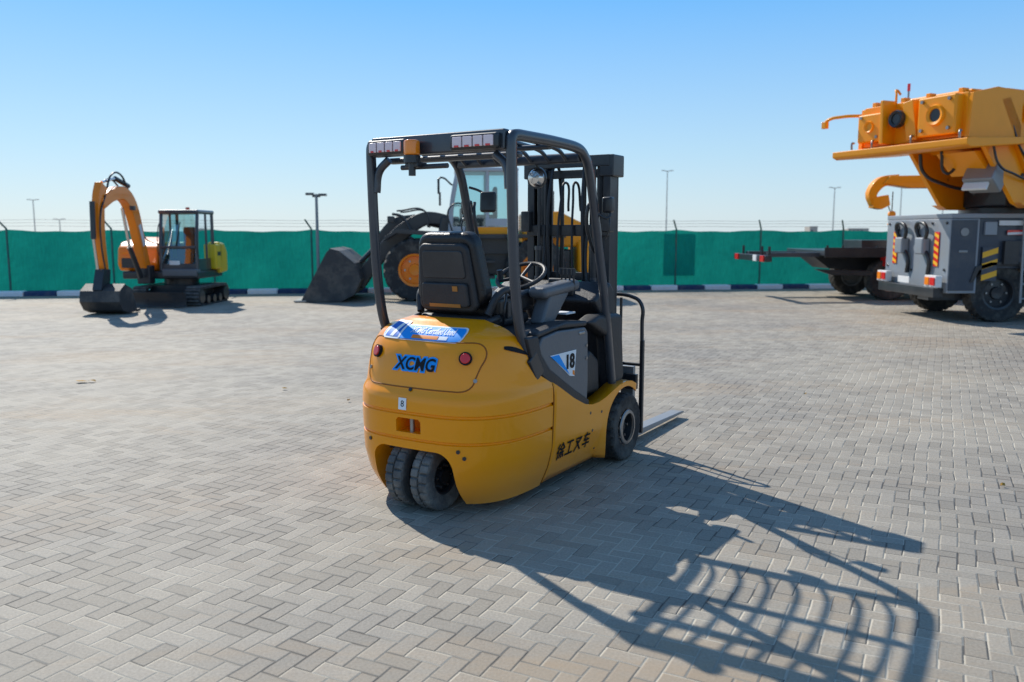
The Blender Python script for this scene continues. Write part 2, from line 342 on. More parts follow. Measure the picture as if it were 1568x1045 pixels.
# =============== LAMP POSTS
LP=empty('lamp_post',(-4.95,21.6,0))
cyl('pole',(0,0,0),(0,0,2.5),.045,GAL,LP,r2=.035); b2('head_l',-.26,-.06,-.07,.07,2.47,2.53,GRD,LP); b2('head_r',.06,.26,-.07,.07,2.45,2.51,GRD,LP)
b2('bracket',-.1,.1,-.03,.03,2.42,2.48,GRD,LP); b2('base',-.12,.12,-.12,.12,0,.05,GRD,LP)
def farpole(x,y,h):
    e=empty('street_lamp',(x,y,0)); cyl('pole',(0,0,0),(0,0,h),.09,GAL,e,n=8,r2=.06)
    for s in(-1,1):
        tube('arm_%d'%s,[(0,0,h-.1),(s*.3,0,h+.02),(s*.5,0,h+.02)],.05,GAL,e); b2('head_%d'%s,s*.4,s*.9,-.12,.12,h,h+.1,GAL,e)
for px,top in[(60,308),(98,337),(1018,265),(1271,290),(1436,306),(1372,288)]:
    Y=130.; farpole((px-784)/1290*Y,Y,1.55+(356-top)/1290*Y)
DB=mat('distant_block_wall',(.40,.37,.33),.8,0,0,.1); WD=mat('dark_window',(.05,.07,.09),.3)
for px,w,h in[(1310,8,2.7),(1242,3,3.5)]:
    e=empty('distant_building',((px-784)/1290*330,330,0)); b2('walls',-w/2,w/2,0,6,0,h*1.,DB,e); b2('parapet',-w/2-.1,w/2+.1,-.1,.3,h,h+.25,DB,e)
    for q in range(int(w//1.6)): b2('window_%d'%q,-w/2+.4+q*1.5,-w/2+1.2+q*1.5,-.03,.02,1.5,2.3,WD,e)
# =============== FORKLIFT
FK=empty('forklift',(-.49,4.66,0),R(58))
XF=.5; NE=3.2
def sm(z,zs,vs): return float(np.mean([np.interp(z+d,zs,vs) for d in np.linspace(-.018,.018,7)]))
WZ=([.06,.10,.18,.30,.56,.66,.69,.80,.90,.96,1.0,1.03,1.06],[.455,.475,.51,.54,.55,.547,.535,.525,.51,.49,.46,.41,.30])
XZ=([.06,.10,.18,.30,.56,.66,.69,.80,.90,.96,1.0,1.03,1.06],[-.05,-.085,-.125,-.15,-.155,-.148,-.118,-.10,-.07,-.03,.02,.08,.17])
def Wf(z):return sm(z,*WZ)
def Xf(z):return sm(z,*XZ)
def P(t,z,off=0.):
    W=Wf(z);xr=Xf(z); s=math.sin(t);c=max(math.cos(t),0)
    y=W*math.copysign(abs(s)**(2/NE),s); x=XF-(XF-xr)*c**(2/NE)
    if off:
        e=1e-3
        a=Vector(P(t+e,z)[:])-Vector(P(t-e,z)[:]); b=Vector(P(t,min(z+e*3,1.06)))-Vector(P(t,z-e*3)); nn=a.cross(b)
        if nn.length>0:
            nn.normalize()
            if nn.x*(x-.3)+nn.y*y<0: nn=-nn
            x+=nn.x*off;y+=nn.y*off; z=z+nn.z*off
    return Vector((x,y,z))
def PY(y,z,off=0.):
    W=Wf(z); q=min(abs(y)/W,.9999); t=math.copysign(math.asin(q**(NE/2)),y)
    if abs(t)<1e-4: t=1e-4
    return P(t,z,off)
zs=[.06,.075,.09,.12,.15,.18,.22,.26,.30,.34,.38,.408,.414,.422,.428,.45,.48,.51,.54,.552,.558,.568,.574,.60,.63,.655,.665,.675,.685,.695,.71,.74,.77,.80,.83,.86,.89,.92,.94,.96,.975,.99,1.0,1.01,1.02,1.03,1.04,1.05,1.06]
def ind(z): return .012 if z in(.414,.422,.558,.568) else 0
ts=[math.copysign((math.asin(min(1,abs(u)**(NE/2)))),u) for u in np.linspace(-1,1,15)]
ts=sorted(set([round(x,5) for x in ts]+[round(x,5) for x in np.linspace(-math.pi/2,math.pi/2,61)]))
v=[];f=[];n=len(ts)
for z in zs:
    for t in ts:
        p=P(t,z); g=ind(z)
        p.x+=g*math.cos(t); p.y-=g*math.sin(t); v.append(p)
for a in range(len(zs)-1):
    for k in range(n-1): f.append((a*n+k,a*n+k+1,(a+1)*n+k+1,(a+1)*n+k))
    f.append((a*n+n-1,a*n,(a+1)*n,(a+1)*n+n-1))
f.append(tuple(range(n))[::-1]); f.append(tuple((len(zs)-1)*n+k for k in range(n)))
body=mk('counterweight',v,f,YEL,FK)
cutters=[]
def arch_poly(hw,zt,r,z0=-.1):
    pts=[(-hw-.02,z0),(hw+.02,z0)]
    for a in np.linspace(0,90,9): pts.append((hw-r+r*math.cos(R(a)),zt-r+r*math.sin(R(a))))
    for a in np.linspace(90,180,9): pts.append((-hw+r+r*math.cos(R(a)),zt-r+r*math.sin(R(a))))
    return pts
cutters.append(plateX('c1',arch_poly(.275,.365,.10),-.4,.38,None,FK))
cutters.append(plateX('c2',[(.085,.455),(.085,.52),(.07,.535),(-.07,.535),(-.085,.52),(-.085,.455)],-.4,-.03,None,FK))
cutters.append(plate('c3',[(.225,1.3),(.225,1.0),(.25,.92),(.30,.815),(.38,.745),(.5,.685),(.8,.6),(.8,1.3)],-.8,.8,None,FK,bevel=0))
for c in cutters:
    md=body.modifiers.new('x','BOOLEAN'); md.operation='DIFFERENCE'; md.object=c; md.solver='EXACT'
dg=bpy.context.evaluated_depsgraph_get(); dg.update()
me=bpy.data.meshes.new_from_object(body.evaluated_get(dg)); body.modifiers.clear(); body.data=me
for c in cutters: bpy.data.objects.remove(c)
me.polygons.foreach_set('use_smooth',[True]*len(me.polygons)); me.set_sharp_from_angle(angle=R(32))
bb=body.modifiers.new('b','BEVEL'); bb.width=.006; bb.segments=2; bb.limit_method='ANGLE'; bb.angle_limit=R(60)
b2('wheel_well',.0,.48,-.272,.272,.30,.362,BLK,FK); b2('drive_unit',.0,.16,-.03,.03,.1,.4,BLK,FK); b2('well_front',.375,.385,-.27,.27,.06,.36,BLK,FK)
def zt(x): return float(np.interp(x,[.5,.6,.75,.9,1.0,1.1,1.2,1.3,1.4,1.5,1.6,1.68],[.683,.63,.55,.487,.466,.465,.48,.505,.53,.54,.53,.50]))
def zb(x):
    d=.29**2-(x-1.5)**2
    return .08 if d<=0 else max(.08,.225+math.sqrt(d)*.98)
xs=list(np.linspace(.503,1.205,22))+list(np.linspace(1.212,1.68,26))
for sg,nm in((-1,'right'),(1,'left')):
    v=[];f=[];K=14
    for x in xs:
        a,b_=zb(x),zt(x); a=min(a,b_-.015)
        for k in range(K+1):
            z=a+(b_-a)*k/K; w=Wf(z) if x<1.2 else Wf(max(z,.4))
            v.append((x,sg*(w-.0015),z))
        v.append((x,sg*(Wf(b_)-.10),b_+.004))
    K2=K+2
    for i in range(len(xs)-1):
        for k in range(K2-1): f.append((i*K2+k,(i+1)*K2+k,(i+1)*K2+k+1,i*K2+k+1))
    o=mk('side_skirt_'+nm,v,f,YEL,FK,smooth=50)
    s=o.modifiers.new('s','SOLIDIFY'); s.thickness=.012; s.offset=0
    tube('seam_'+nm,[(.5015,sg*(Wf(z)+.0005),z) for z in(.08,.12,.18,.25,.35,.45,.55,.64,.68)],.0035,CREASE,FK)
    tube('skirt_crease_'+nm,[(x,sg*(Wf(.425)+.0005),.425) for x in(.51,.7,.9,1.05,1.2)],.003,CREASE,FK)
    b2('fender_liner_'+nm,1.2,1.24,sg*.3,sg*.53,.1,.45,BLK,FK)
    for i,(x,z) in enumerate([(1.02,.30),(1.14,.40),(.98,.42),(1.12,.16)]):
        cyl('skirt_bolt_%s_%d'%(nm,i),(x,sg*(Wf(z)-.004),z),(x,sg*(Wf(z)+.006),z),.010,BLK,FK,n=10)
    tyre('front_tyre_'+nm,(1.5,sg*.485,.23),.23,.17,.125,RUB,FK,lugs=22,depth=.014,rimmat=BLK,per=5)
    lathe('front_rim_ring_'+nm,[(.095,-.004),(.115,.0),(.12,.006)],(1.5,sg*.575,.23),STL,FK,n=32)
for i,y in enumerate((.088,-.088)):
    tyre('rear_tyre_%d'%i,(.0,y,.19),.19,.115,.10,RUBC,FK,lugs=22,depth=.013,rimmat=BLK,skew=0,per=6,centre=True)
cyl('rear_axle',(.0,-.14,.19),(.0,.14,.19),.04,BLK,FK)
cyl('hitch_pin',(-.115,0,.43),(-.115,0,.56),.014,STL,FK); b2('hitch_back',-.035,-.028,-.09,.09,.45,.54,ORA,FK)
def patch(name,y0,y1,z0,z1,m,off=.003,rad=0,nz=10,ny=24,skew=0):
    v=[];f=[]
    for a in range(nz+1):
        z=z0+(z1-z0)*a/nz
        ins=0
        if rad:
            dz=min(z-z0,z1-z)
            if dz<rad: ins=rad-math.sqrt(max(rad*rad-(rad-dz)**2,0))
        for k in range(ny+1):
            y=(y0+ins)+((y1-ins)-(y0+ins))*k/ny+skew*(z-z0); v.append(PY(y,z,off))
    for a in range(nz):
        for k in range(ny):
            q=a*(ny+1)+k; f.append((q,q+1,q+ny+2,q+ny+1))
    return mk(name,v,f,m,FK,smooth=60)
def surfline(name,pts,r,m,off=.0,cyc=False):
    return tube(name,[tuple(PY(y,z,off)) for y,z in pts],r,m,FK,smooth=True,cyc=cyc)
out=[]
hw,z0,z1,rr=.40,.700,.955,.07
for cx,cz,a0 in((hw-rr,z1-rr,0),(-hw+rr,z1-rr,90),(-hw+rr+.03,z0+rr,180),(hw-rr-.03,z0+rr,270)):
    for a in(0,30,60,90): out.append((cx+rr*math.cos(R(a0+a)),cz+rr*math.sin(R(a0+a))))
dense=[]
for i in range(len(out)):
    a=out[i];b_=out[(i+1)%len(out)]; dense.append(a); d=math.hypot(a[0]-b_[0],a[1]-b_[1])
    if d>.05:
        for q in range(1,int(d/.04)): t=q/int(d/.04); dense.append((a[0]+(b_[0]-a[0])*t,a[1]+(b_[1]-a[1])*t))
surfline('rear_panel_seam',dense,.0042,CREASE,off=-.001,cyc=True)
for i,y in enumerate((.29,-.31)):
    p=PY(y,.875,0); q=PY(y,.875,.022); cyl('reflector_ring_%d'%i,p-(q-p)*.3,p+(q-p)*.7,.036,DBLK,FK,n=28); cyl('rear_lamp_%d'%i,p,q,.028,RED,FK,n=28,bevel=.005)
for i,(y,z) in enumerate([(.345,.78),(-.37,.76),(.30,.38),(-.31,.38),(-.34,.345),(0,.69)]):
    p=PY(y,z,0); q=PY(y,z,.007); cyl('fastener_%d'%i,p,q,.011,STL if i<2 else BLK,FK,n=12)
def surftext(name,s,size,yc,zc,m,off,bold=0,sx=1,shear=0):
    cu=bpy.data.curves.new(name+'_c','FONT'); cu.body=s; cu.size=size; cu.align_x='CENTER'; cu.align_y='CENTER'; cu.offset=bold; cu.shear=shear; cu.resolution_u=4
    o=bpy.data.objects.new(name+'_c',cu); COL.objects.link(o)
    d=bpy.context.evaluated_depsgraph_get(); d.update(); me=bpy.data.meshes.new_from_object(o.evaluated_get(d)); bpy.data.objects.remove(o)
    bm=bmesh.new(); bm.from_mesh(me)
    for vv in bm.verts:
        y=yc-vv.co.x*sx; z=zc+vv.co.y
        vv.co=PY(y,min(z,1.055),off)
    bm.to_mesh(me); bm.free(); me.name=name; me.materials.append(m)
    ob=bpy.data.objects.new(name,me); COL.objects.link(ob); ob.parent=FK
surftext('logo_backing','XCMG',.095,-.01,.826,LBL,.004,bold=.012,sx=.97,shear=.1)
surftext('logo_letters','XCMG',.095,-.01,.826,DBLK,.0065,bold=.002,sx=.97,shear=.1)
patch('certified_sticker_edge',-.26,.31,.950,1.024,WDEC,.002,rad=.03,nz=16)
patch('certified_sticker',-.252,.302,.955,1.019,LBL,.0035,rad=.027,nz=16)
patch('sticker_white_corner',.155,.29,.950,1.036,WDEC,.005,rad=.01,nz=10)
patch('sticker_logo',.17,.275,.958,1.028,DLOGO,.006,nz=10)
patch('sticker_logo_b',.205,.235,.960,1.026,WDEC,.0075,nz=10,skew=-.4)
patch('sticker_orange',-.11,.07,.960,.977,ORA,.005,nz=5); patch('sticker_white_strip',-.17,-.115,.960,.977,WDEC,.005,nz=5)
surftext('sticker_text','XCMG Certified Used',.040,-.05,.997,WDEC,.0065,bold=.0006,sx=.80)
patch('warning_label',.01,.065,.58,.645,WDEC,.003); surftext('label_icon','8',.05,.037,.612,DBLK,.0045)
for sg in(-1,1):
    v=[];f=[];N=14
    for i in range(N+1):
        u=i/N; t=sg*R(57+26*u); zc=.925-.05*u*u-.02*u; hh=.011*math.sin(math.pi*min(1,.1+.9*u)**.8)+.002
        v+= [P(t,zc-hh,.003),P(t,zc+hh,.003)]
    for i in range(N): f.append((2*i,2*i+2,2*i+3,2*i+1))
    mk('corner_vent_%s'%('r' if sg<0 else 'l'),v,f,DBLK,FK)
for sg,nm in((-1,'right'),(1,'left')):
    ya,yb=sg*.475,sg*.515
    plate('side_cover_dark_'+nm,[(.235,.97),(.262,.91),(.31,.805),(.5,.675),(.75,.54),(1.0,.455),(1.0,.50),(.8,.60),(.5,.76),(.40,.86),(.36,.97)],ya,sg*.528,PLA,FK,bevel=.008)
    plate('side_cover_'+nm,[(.42,.955),(.37,.90),(.40,.855),(.5,.755),(.8,.59),(.985,.50),(.995,.62),(.985,.93),(.95,.965),(.6,.975)],ya,sg*.523,GRY,FK,bevel=.012)
    plate('side_rail_'+nm,[(.36,.955),(.62,.985),(.97,.97),(.985,1.0),(.7,1.02),(.36,.99)],sg*.40,sg*.52,PLA,FK,bevel=.012)
    plate('number_plate_'+nm,[(.50,.84),(.82,.84),(.80,.68),(.74,.69)],sg*.5,sg*.5265,WDEC,FK,bevel=0)
    plate('number_plate_blue_'+nm,[(.505,.835),(.60,.835),(.735,.70)],sg*.5,sg*.5285,LBL,FK,bevel=0)
    plate('number_plate_orange_'+nm,[(.775,.695),(.798,.685),(.798,.715),(.775,.72)],sg*.5,sg*.5285,ORA,FK,bevel=0)
text('number_decal','18',.12,(.735,-.5295,.775),(90,0,0),DBLK,FK,bold=.003)
G=[[(.3,.95,.1,.75),(.32,.7,.08,.45),(.22,.58,.22,0),(.65,.98,.38,.62),(.65,.98,.95,.62),(.5,.6,.82,.6),(.42,.4,.92,.4),(.67,.6,.67,.05),(.5,.3,.4,.08),(.82,.3,.94,.08)],
[(.12,.88,.88,.88),(.5,.88,.5,.1),(.05,.1,.95,.1)],
[(.15,.85,.85,.85),(.85,.85,.1,.05),(.2,.72,.9,.05),(.42,.65,.52,.5)],
[(.15,.82,.85,.82),(.45,.98,.2,.5),(.2,.5,.85,.5),(.05,.25,.95,.25),(.53,.62,.53,0)]]
v=[];f=[];sz=.098
for gi,g in enumerate(G):
    for x0,y0,x1,y1 in g:
        d=Vector((x1-x0,y1-y0)).normalized(); nn=Vector((-d.y,d.x))*.065; k=len(v); ex=d*.04
        for p in((Vector((x0,y0))-ex-nn),(Vector((x1,y1))+ex-nn),(Vector((x1,y1))+ex+nn),(Vector((x0,y0))-ex+nn)):
            X=.565+gi*.112+p.x*sz; Z=.205+p.y*sz; v.append((X,-Wf(Z)-.0085-.0002*(k/4%5),Z))
        f.append((k,k+1,k+2,k+3))
mk('side_lettering',v,f,DBLK,FK)
b2('battery_hood',.235,.98,-.47,.47,.45,1.0,PLA,FK,bevel=.03)
b2('chassis',.4,1.62,-.40,.40,.10,.46,BLK,FK); b2('floor_plate',.98,1.55,-.45,.45,.455,.475,PLA,FK); b2('kick_panel',1.50,1.56,-.45,.45,.47,1.0,PLA,FK,bevel=.02)
b2('step',1.02,1.2,-.50,-.40,.40,.46,BLK,FK)
plate('dash_cowl',[(1.25,1.10),(1.52,1.22),(1.60,1.15),(1.60,.5),(1.45,.5),(1.42,.95)],-.42,.42,PLA,FK,bevel=.03)
plate('cowl_side',[(1.05,.98),(1.2,1.02),(1.55,1.0),(1.6,.55),(1.42,.48),(1.36,.85)],-.50,-.38,PLA,FK,bevel=.03)
plate('knee_guard',[(1.02,.5),(1.30,.5),(1.28,.72),(1.15,.80),(1.02,.72)],-.46,-.2,PLA,FK,bevel=.03)
for i,z in enumerate((.62,.70)): cyl('cover_screw_%d'%i,(.96,-.52,z+.15),(.96,-.529,z+.15),.009,STL,FK,n=10)
b2('cover_handle',.86,.93,-.53,-.51,.925,.945,STL,FK)
cyl('steering_column',(1.32,.05,.9),(1.13,.05,1.24),.035,PLA,FK)
sw=lathe('steering_wheel',[(.165+.014*math.cos(a),.014*math.sin(a)) for a in np.linspace(0,2*math.pi,9)],(0,0,0),PLA,FK,axis='z',n=32)
sw.location=(1.12,.05,1.26); sw.rotation_euler=(0,R(-28),0)
for k in range(3):
    a=k*2*math.pi/3; s=cyl('steering_spoke_%d'%k,(0,0,-.01),(.16*math.cos(a),.16*math.sin(a),0),.012,PLA,FK); s.location=sw.location; s.rotation_euler=sw.rotation_euler
cyl('steering_knob',(1.02,.15,1.24),(1.01,.15,1.30),.02,PLA,FK)
box('lever_console',(.90,-.33,1.20),(.46,.13,.07),GRY,FK,rot=(0,-4,0),bevel=.03,seg=3)
plate('console_bracket',[(.66,1.0),(.80,.98),(1.02,1.18),(.76,1.18)],-.38,-.28,GRY,FK,bevel=.02)
for k in range(4): cyl('lever_%d'%k,(1.05+.02*k,-.39+.04*k,1.19),(1.03+.02*k,-.39+.04*k,1.29),.006,BLK,FK); cyl('lever_knob_%d'%k,(1.03+.02*k,-.39+.04*k,1.28),(1.03+.02*k,-.39+.04*k,1.32),.014,PLA,FK)
b2('dash_display',1.3,1.34,-.25,-.05,1.12,1.24,BLK,FK,bevel=.015)
b2('front_deck_papers',1.0,1.12,-.36,-.22,1.03,1.04,WDEC,FK,bevel=0)
def rtrap(hb,ht,z0,z1,r,n=6):
    pts=[]
    for cx,cz,a0,hw in((hb-r,z0+r,270,hb),(ht-r,z1-r,0,ht),(-ht+r,z1-r,90,ht),(-hb+r,z0+r,180,hb)):
        for a in np.linspace(0,90,n): pts.append((cx+r*math.cos(R(a0+a)),cz+r*math.sin(R(a0+a))))
    return pts
SM=Matrix.Translation((.33,.02,1.10))@rotM(0,-9,0)
b2('seat_slide',.28,.72,-.2,.2,1.0,1.02,BROWN,FK)
box('seat_base',(.50,0,1.035),(.44,.52,.07),PLA,FK,bevel=.03,seg=3)
box('seat_cushion',(.58,0,1.11),(.46,.48,.11),VIN,FK,rot=(0,-4,0),bevel=.045,seg=4)
plateX('seat_back',rtrap(.245,.205,.02,.455,.085),-.045,.065,VIN,FK,bevel=.035,M=SM,seg=4)
plateX('seat_back_shell',rtrap(.205,.175,.0,.40,.05),-.075,-.03,PLA,FK,bevel=.018,M=SM,seg=3)
plateX('seat_back_recess',rtrap(.150,.140,.20,.36,.02),-.083,-.07,BLK,FK,bevel=.006,M=SM)
plateX('seat_doc_pocket',rtrap(.165,.160,.035,.175,.02),-.098,-.07,PLA,FK,bevel=.01,M=SM)
plateX('seat_label',[(-.10,.13),(-.065,.13),(-.065,.16),(-.10,.16)],-.1015,-.098,BROWN,FK,M=SM)
plateX('seat_slot',[(-.11,.035),(.11,.035),(.11,.055),(-.11,.055)],-.1015,-.098,BROWN,FK,M=SM)
for sg in(-1,1):
    box('seat_bolster_%d'%sg,(.56,sg*.235,1.13),(.42,.07,.12),VIN,FK,rot=(0,-4,0),bevel=.03,seg=3)
    tube('hip_restraint_%d'%sg,[(.28,sg*.24,1.08),(.34,sg*.28,1.20),(.48,sg*.28,1.20),(.55,sg*.26,1.12)],.022,PLA,FK)
tube('seat_frame_rear',[(.36,.26,1.06),(.22,.24,1.04),(.20,0,1.03),(.22,-.24,1.04),(.36,-.26,1.06)],.02,PLA,FK)
b2('belt_buckle',.42,.46,-.29,-.26,1.05,1.15,BLK,FK); tube('belt',[(.4,-.27,1.02),(.36,-.30,1.1),(.40,-.29,1.2)],.008,BLK,FK)
for sg in(-1,1):
    y=sg*.485
    sweep('guard_frame_%s'%('r' if sg<0 else 'l'),[(.335,y*1.0,.80),(.27,y,.93),(.215,y,1.06),(.175,y,1.3),(.155,y,1.6),(.145,y,1.87),(.142,y,2.00),(.150,y,2.045),(.185,y,2.060),(.30,y,2.062),(.6,y,2.062),(.88,y,2.05),(.98,y,2.01),(1.05,y,1.92),(1.12,y,1.7),(1.22,y,1.35),(1.33,y,.95),(1.43,y,.5)],.048,.058,GRD,FK,bevel=.012,k=5)
    box('guard_foot_%d'%sg,(.345,sg*.50,.80),(.10,.06,.16),BLK,FK,rot=(0,-35,0),bevel=.01)
    tube('guard_handle_%d'%sg,[(1.16,y*.93,1.75),(1.13,y*.9,1.70),(1.2,y*.9,1.45),(1.24,y*.93,1.4)],.012,BLK,FK)
    tube('rear_corner_brace_%d'%sg,[(.155,sg*.46,1.78),(.160,sg*.44,1.90),(.165,sg*.37,1.965)],.024,GRD,FK)
b2('rear_beam',.115,.175,-.46,.46,1.98,2.09,GRD,FK,bevel=.012); b2('front_beam',.96,1.02,-.46,.46,1.97,2.03,GRD,FK,bevel=.015)
b2('rear_inner_beam',.25,.31,-.46,.46,1.95,1.985,GRD,FK,bevel=.015)
b2('mid_beam',.58,.63,-.46,.46,2.02,2.05,GRD,FK,bevel=.01)
for k in range(7):
    y=-.375+k*.125
    sweep('guard_slat_%d'%k,[(.20,y,2.045),(.4,y,2.065),(.65,y,2.06),(.85,y,2.04),(.95,y,1.99)],.020,.026,GRD,FK,bevel=.006,k=4)
for i,(y0,y1) in enumerate([(-.42,-.15),(.20,.44)]):
    b2('light_bar_housing_%d'%i,.075,.125,y0-.02,y1+.02,1.985,2.07,BLK,FK,bevel=.015)
    for k in range(4):
        w=(y1-y0)/4; b2('light_bar_lens_%d_%d'%(i,k),.066,.08,y0+k*w+.004,y0+(k+1)*w-.004,2.0,2.055,LED,FK,bevel=.004)
        b2('light_bar_red_%d_%d'%(i,k),.063,.07,y0+k*w+.02,y0+(k+1)*w-.02,2.0,2.010,RED,FK,bevel=0)
cyl('beacon_base',(.06,.115,1.93),(.06,.115,1.97),.047,BLK,FK); cyl('beacon_lens',(.06,.115,1.97),(.06,.115,2.055),.045,AMB,FK,bevel=.012,n=28); b2('beacon_bracket',.05,.14,.07,.16,1.905,1.935,BLK,FK)
cyl('beacon_stem',(.06,.115,1.86),(.06,.115,1.93),.02,BLK,FK); cyl('rear_hang_bar',(.10,.22,1.91),(.10,-.1,1.91),.014,BLK,FK)
box('mirror_l',(1.10,.30,1.75),(.04,.11,.14),BLK,FK,rot=(0,5,20),bevel=.018); tube('mirror_l_arm',[(1.08,.44,1.85),(1.1,.38,1.83),(1.1,.32,1.80)],.009,BLK,FK)
lathe('dome_mirror',[(0,-.03),(.04,-.024),(.055,.0),(.06,.012)],(.98,-.14,1.89),CHR,FK,axis='x',n=24); cyl('dome_mirror_back',(.992,-.14,1.89),(1.01,-.14,1.89),.068,BLK,FK)
cyl('mirror_stem',(1.0,-.14,1.89),(1.0,-.14,2.0),.01,BLK,FK)
for sg in(-1,1):
    box('work_lamp_%d'%sg,(1.20,sg*.545,1.72),(.06,.07,.10),BLK,FK,bevel=.015); tube('work_lamp_arm_%d'%sg,[(1.14,sg*.50,1.66),(1.18,sg*.56,1.64),(1.2,sg*.55,1.7)],.009,BLK,FK)
    tube('lamp_cable_%d'%sg,[(1.2,sg*.55,1.68),(1.17,sg*.57,1.58),(1.19,sg*.53,1.5)],.005,BLK,FK)
for sg in(-1,1):
    for i,(yy,w) in enumerate([(.305,.055),(.235,.045)]):
        x0=1.68+.035*i; y=sg*yy
        b2('mast_web_%d_%d'%(i,sg),x0,x0+.12,y-.006+sg*w*.35,y+.006+sg*w*.35,.10,2.07-.02*i,BLK,FK,bevel=.002)
        b2('mast_flange_a_%d_%d'%(i,sg),x0-.008,x0+.01,y-w/2,y+w/2,.10,2.07-.02*i,BLK,FK,bevel=.003)
        b2('mast_flange_b_%d_%d'%(i,sg),x0+.11,x0+.13,y-w/2,y+w/2,.10,2.07-.02*i,BLK,FK,bevel=.003)
    cyl('lift_cylinder_%d'%sg,(1.65,sg*.22,.15),(1.65,sg*.22,1.45),.028,BLK,FK); cyl('lift_rod_%d'%sg,(1.65,sg*.22,1.45),(1.65,sg*.22,2.0),.014,BLK,FK)
    for q,z in enumerate((.6,.9,1.2,1.42)): cyl('cyl_clamp_%d_%d'%(sg,q),(1.65,sg*.22,z),(1.65,sg*.22,z+.03),.034,GRD,FK)
    cyl('tilt_cylinder_%d'%sg,(1.1,sg*.33,.50),(1.66,sg*.33,.60),.03,BLK,FK)
    tube('chain_%d'%sg,[(1.76,sg*.09,.4),(1.76,sg*.09,1.98)],.014,BLK,FK,smooth=False)
    tube('hose_%d'%sg,[(1.66,sg*.13,.5),(1.65,sg*.14,1.2),(1.66,sg*.13,1.9),(1.72,sg*.12,2.02),(1.78,sg*.12,1.9),(1.78,sg*.12,.7)],.011,PLA,FK)
    tube('hose_b_%d'%sg,[(1.66,sg*.05,.5),(1.65,sg*.06,1.0),(1.66,sg*.05,1.75),(1.72,sg*.04,1.9),(1.78,sg*.05,1.7)],.009,PLA,FK)
    tube('hose_c_%d'%sg,[(1.60,sg*.30,.6),(1.58,sg*.27,.95),(1.62,sg*.18,1.25),(1.65,sg*.17,1.6)],.010,PLA,FK)
    b2('mast_top_block_%d'%sg,1.66,1.84,sg*.36,sg*.25,1.93,2.08,BLK,FK,bevel=.01)
    b2('mast_stop_%d'%sg,1.62,1.69,sg*.36,sg*.29,1.55,1.70,BLK,FK,bevel=.008); b2('mast_bracket_%d'%sg,1.58,1.70,sg*.37,sg*.27,.52,.66,BLK,FK,bevel=.01)
for i,z in enumerate((2.0,1.52,.95,.35)): b2('mast_cross_%d'%i,1.655,1.685,-.33,.33,z,z+.08,BLK,FK)
for i,z in enumerate((1.93,1.2)): b2('mast_inner_cross_%d'%i,1.74,1.76,-.24,.24,z,z+.06,BLK,FK)
b2('carriage_upper',1.86,1.90,-.47,.47,.42,.53,BLK,FK); b2('carriage_lower',1.86,1.90,-.47,.47,.10,.20,BLK,FK)
for sg in(-1,1): b2('carriage_side_%d'%sg,1.80,1.87,sg*.17,sg*.21,.08,.6,BLK,FK)
tube('backrest_frame',[(1.89,-.495,.12),(1.89,-.495,.9),(1.89,-.49,1.03),(1.89,-.44,1.08),(1.89,0,1.08),(1.89,.44,1.08),(1.89,.49,1.03),(1.89,.495,.9),(1.89,.495,.12)],.014,BLK,FK)
for i,y in enumerate((-.33,-.165,0,.165,.33)): cyl('backrest_bar_%d'%i,(1.89,y,.5),(1.89,y,1.08),.010,BLK,FK,n=10)
cyl('backrest_rail',(1.89,-.49,.60),(1.89,.49,.60),.012,BLK,FK,n=10)
b2('backrest_post_r',1.875,1.905,-.515,-.485,.1,.78,BLK,FK)
for sg in(-1,1):
    plate('fork_%d'%sg,[(1.90,.58),(1.94,.58),(1.945,.10),(2.1,.085),(2.92,.065),(2.97,.055),(2.97,.045),(1.93,.04),(1.90,.07)],sg*.33,sg*.43,GAL,FK,bevel=.004)
box('mast_red_tag',(1.72,-.37,.56),(.05,.02,.04),RED,FK,bevel=.004); cyl('red_valve',(1.6,-.40,.56),(1.66,-.40,.56),.02,RED,FK)
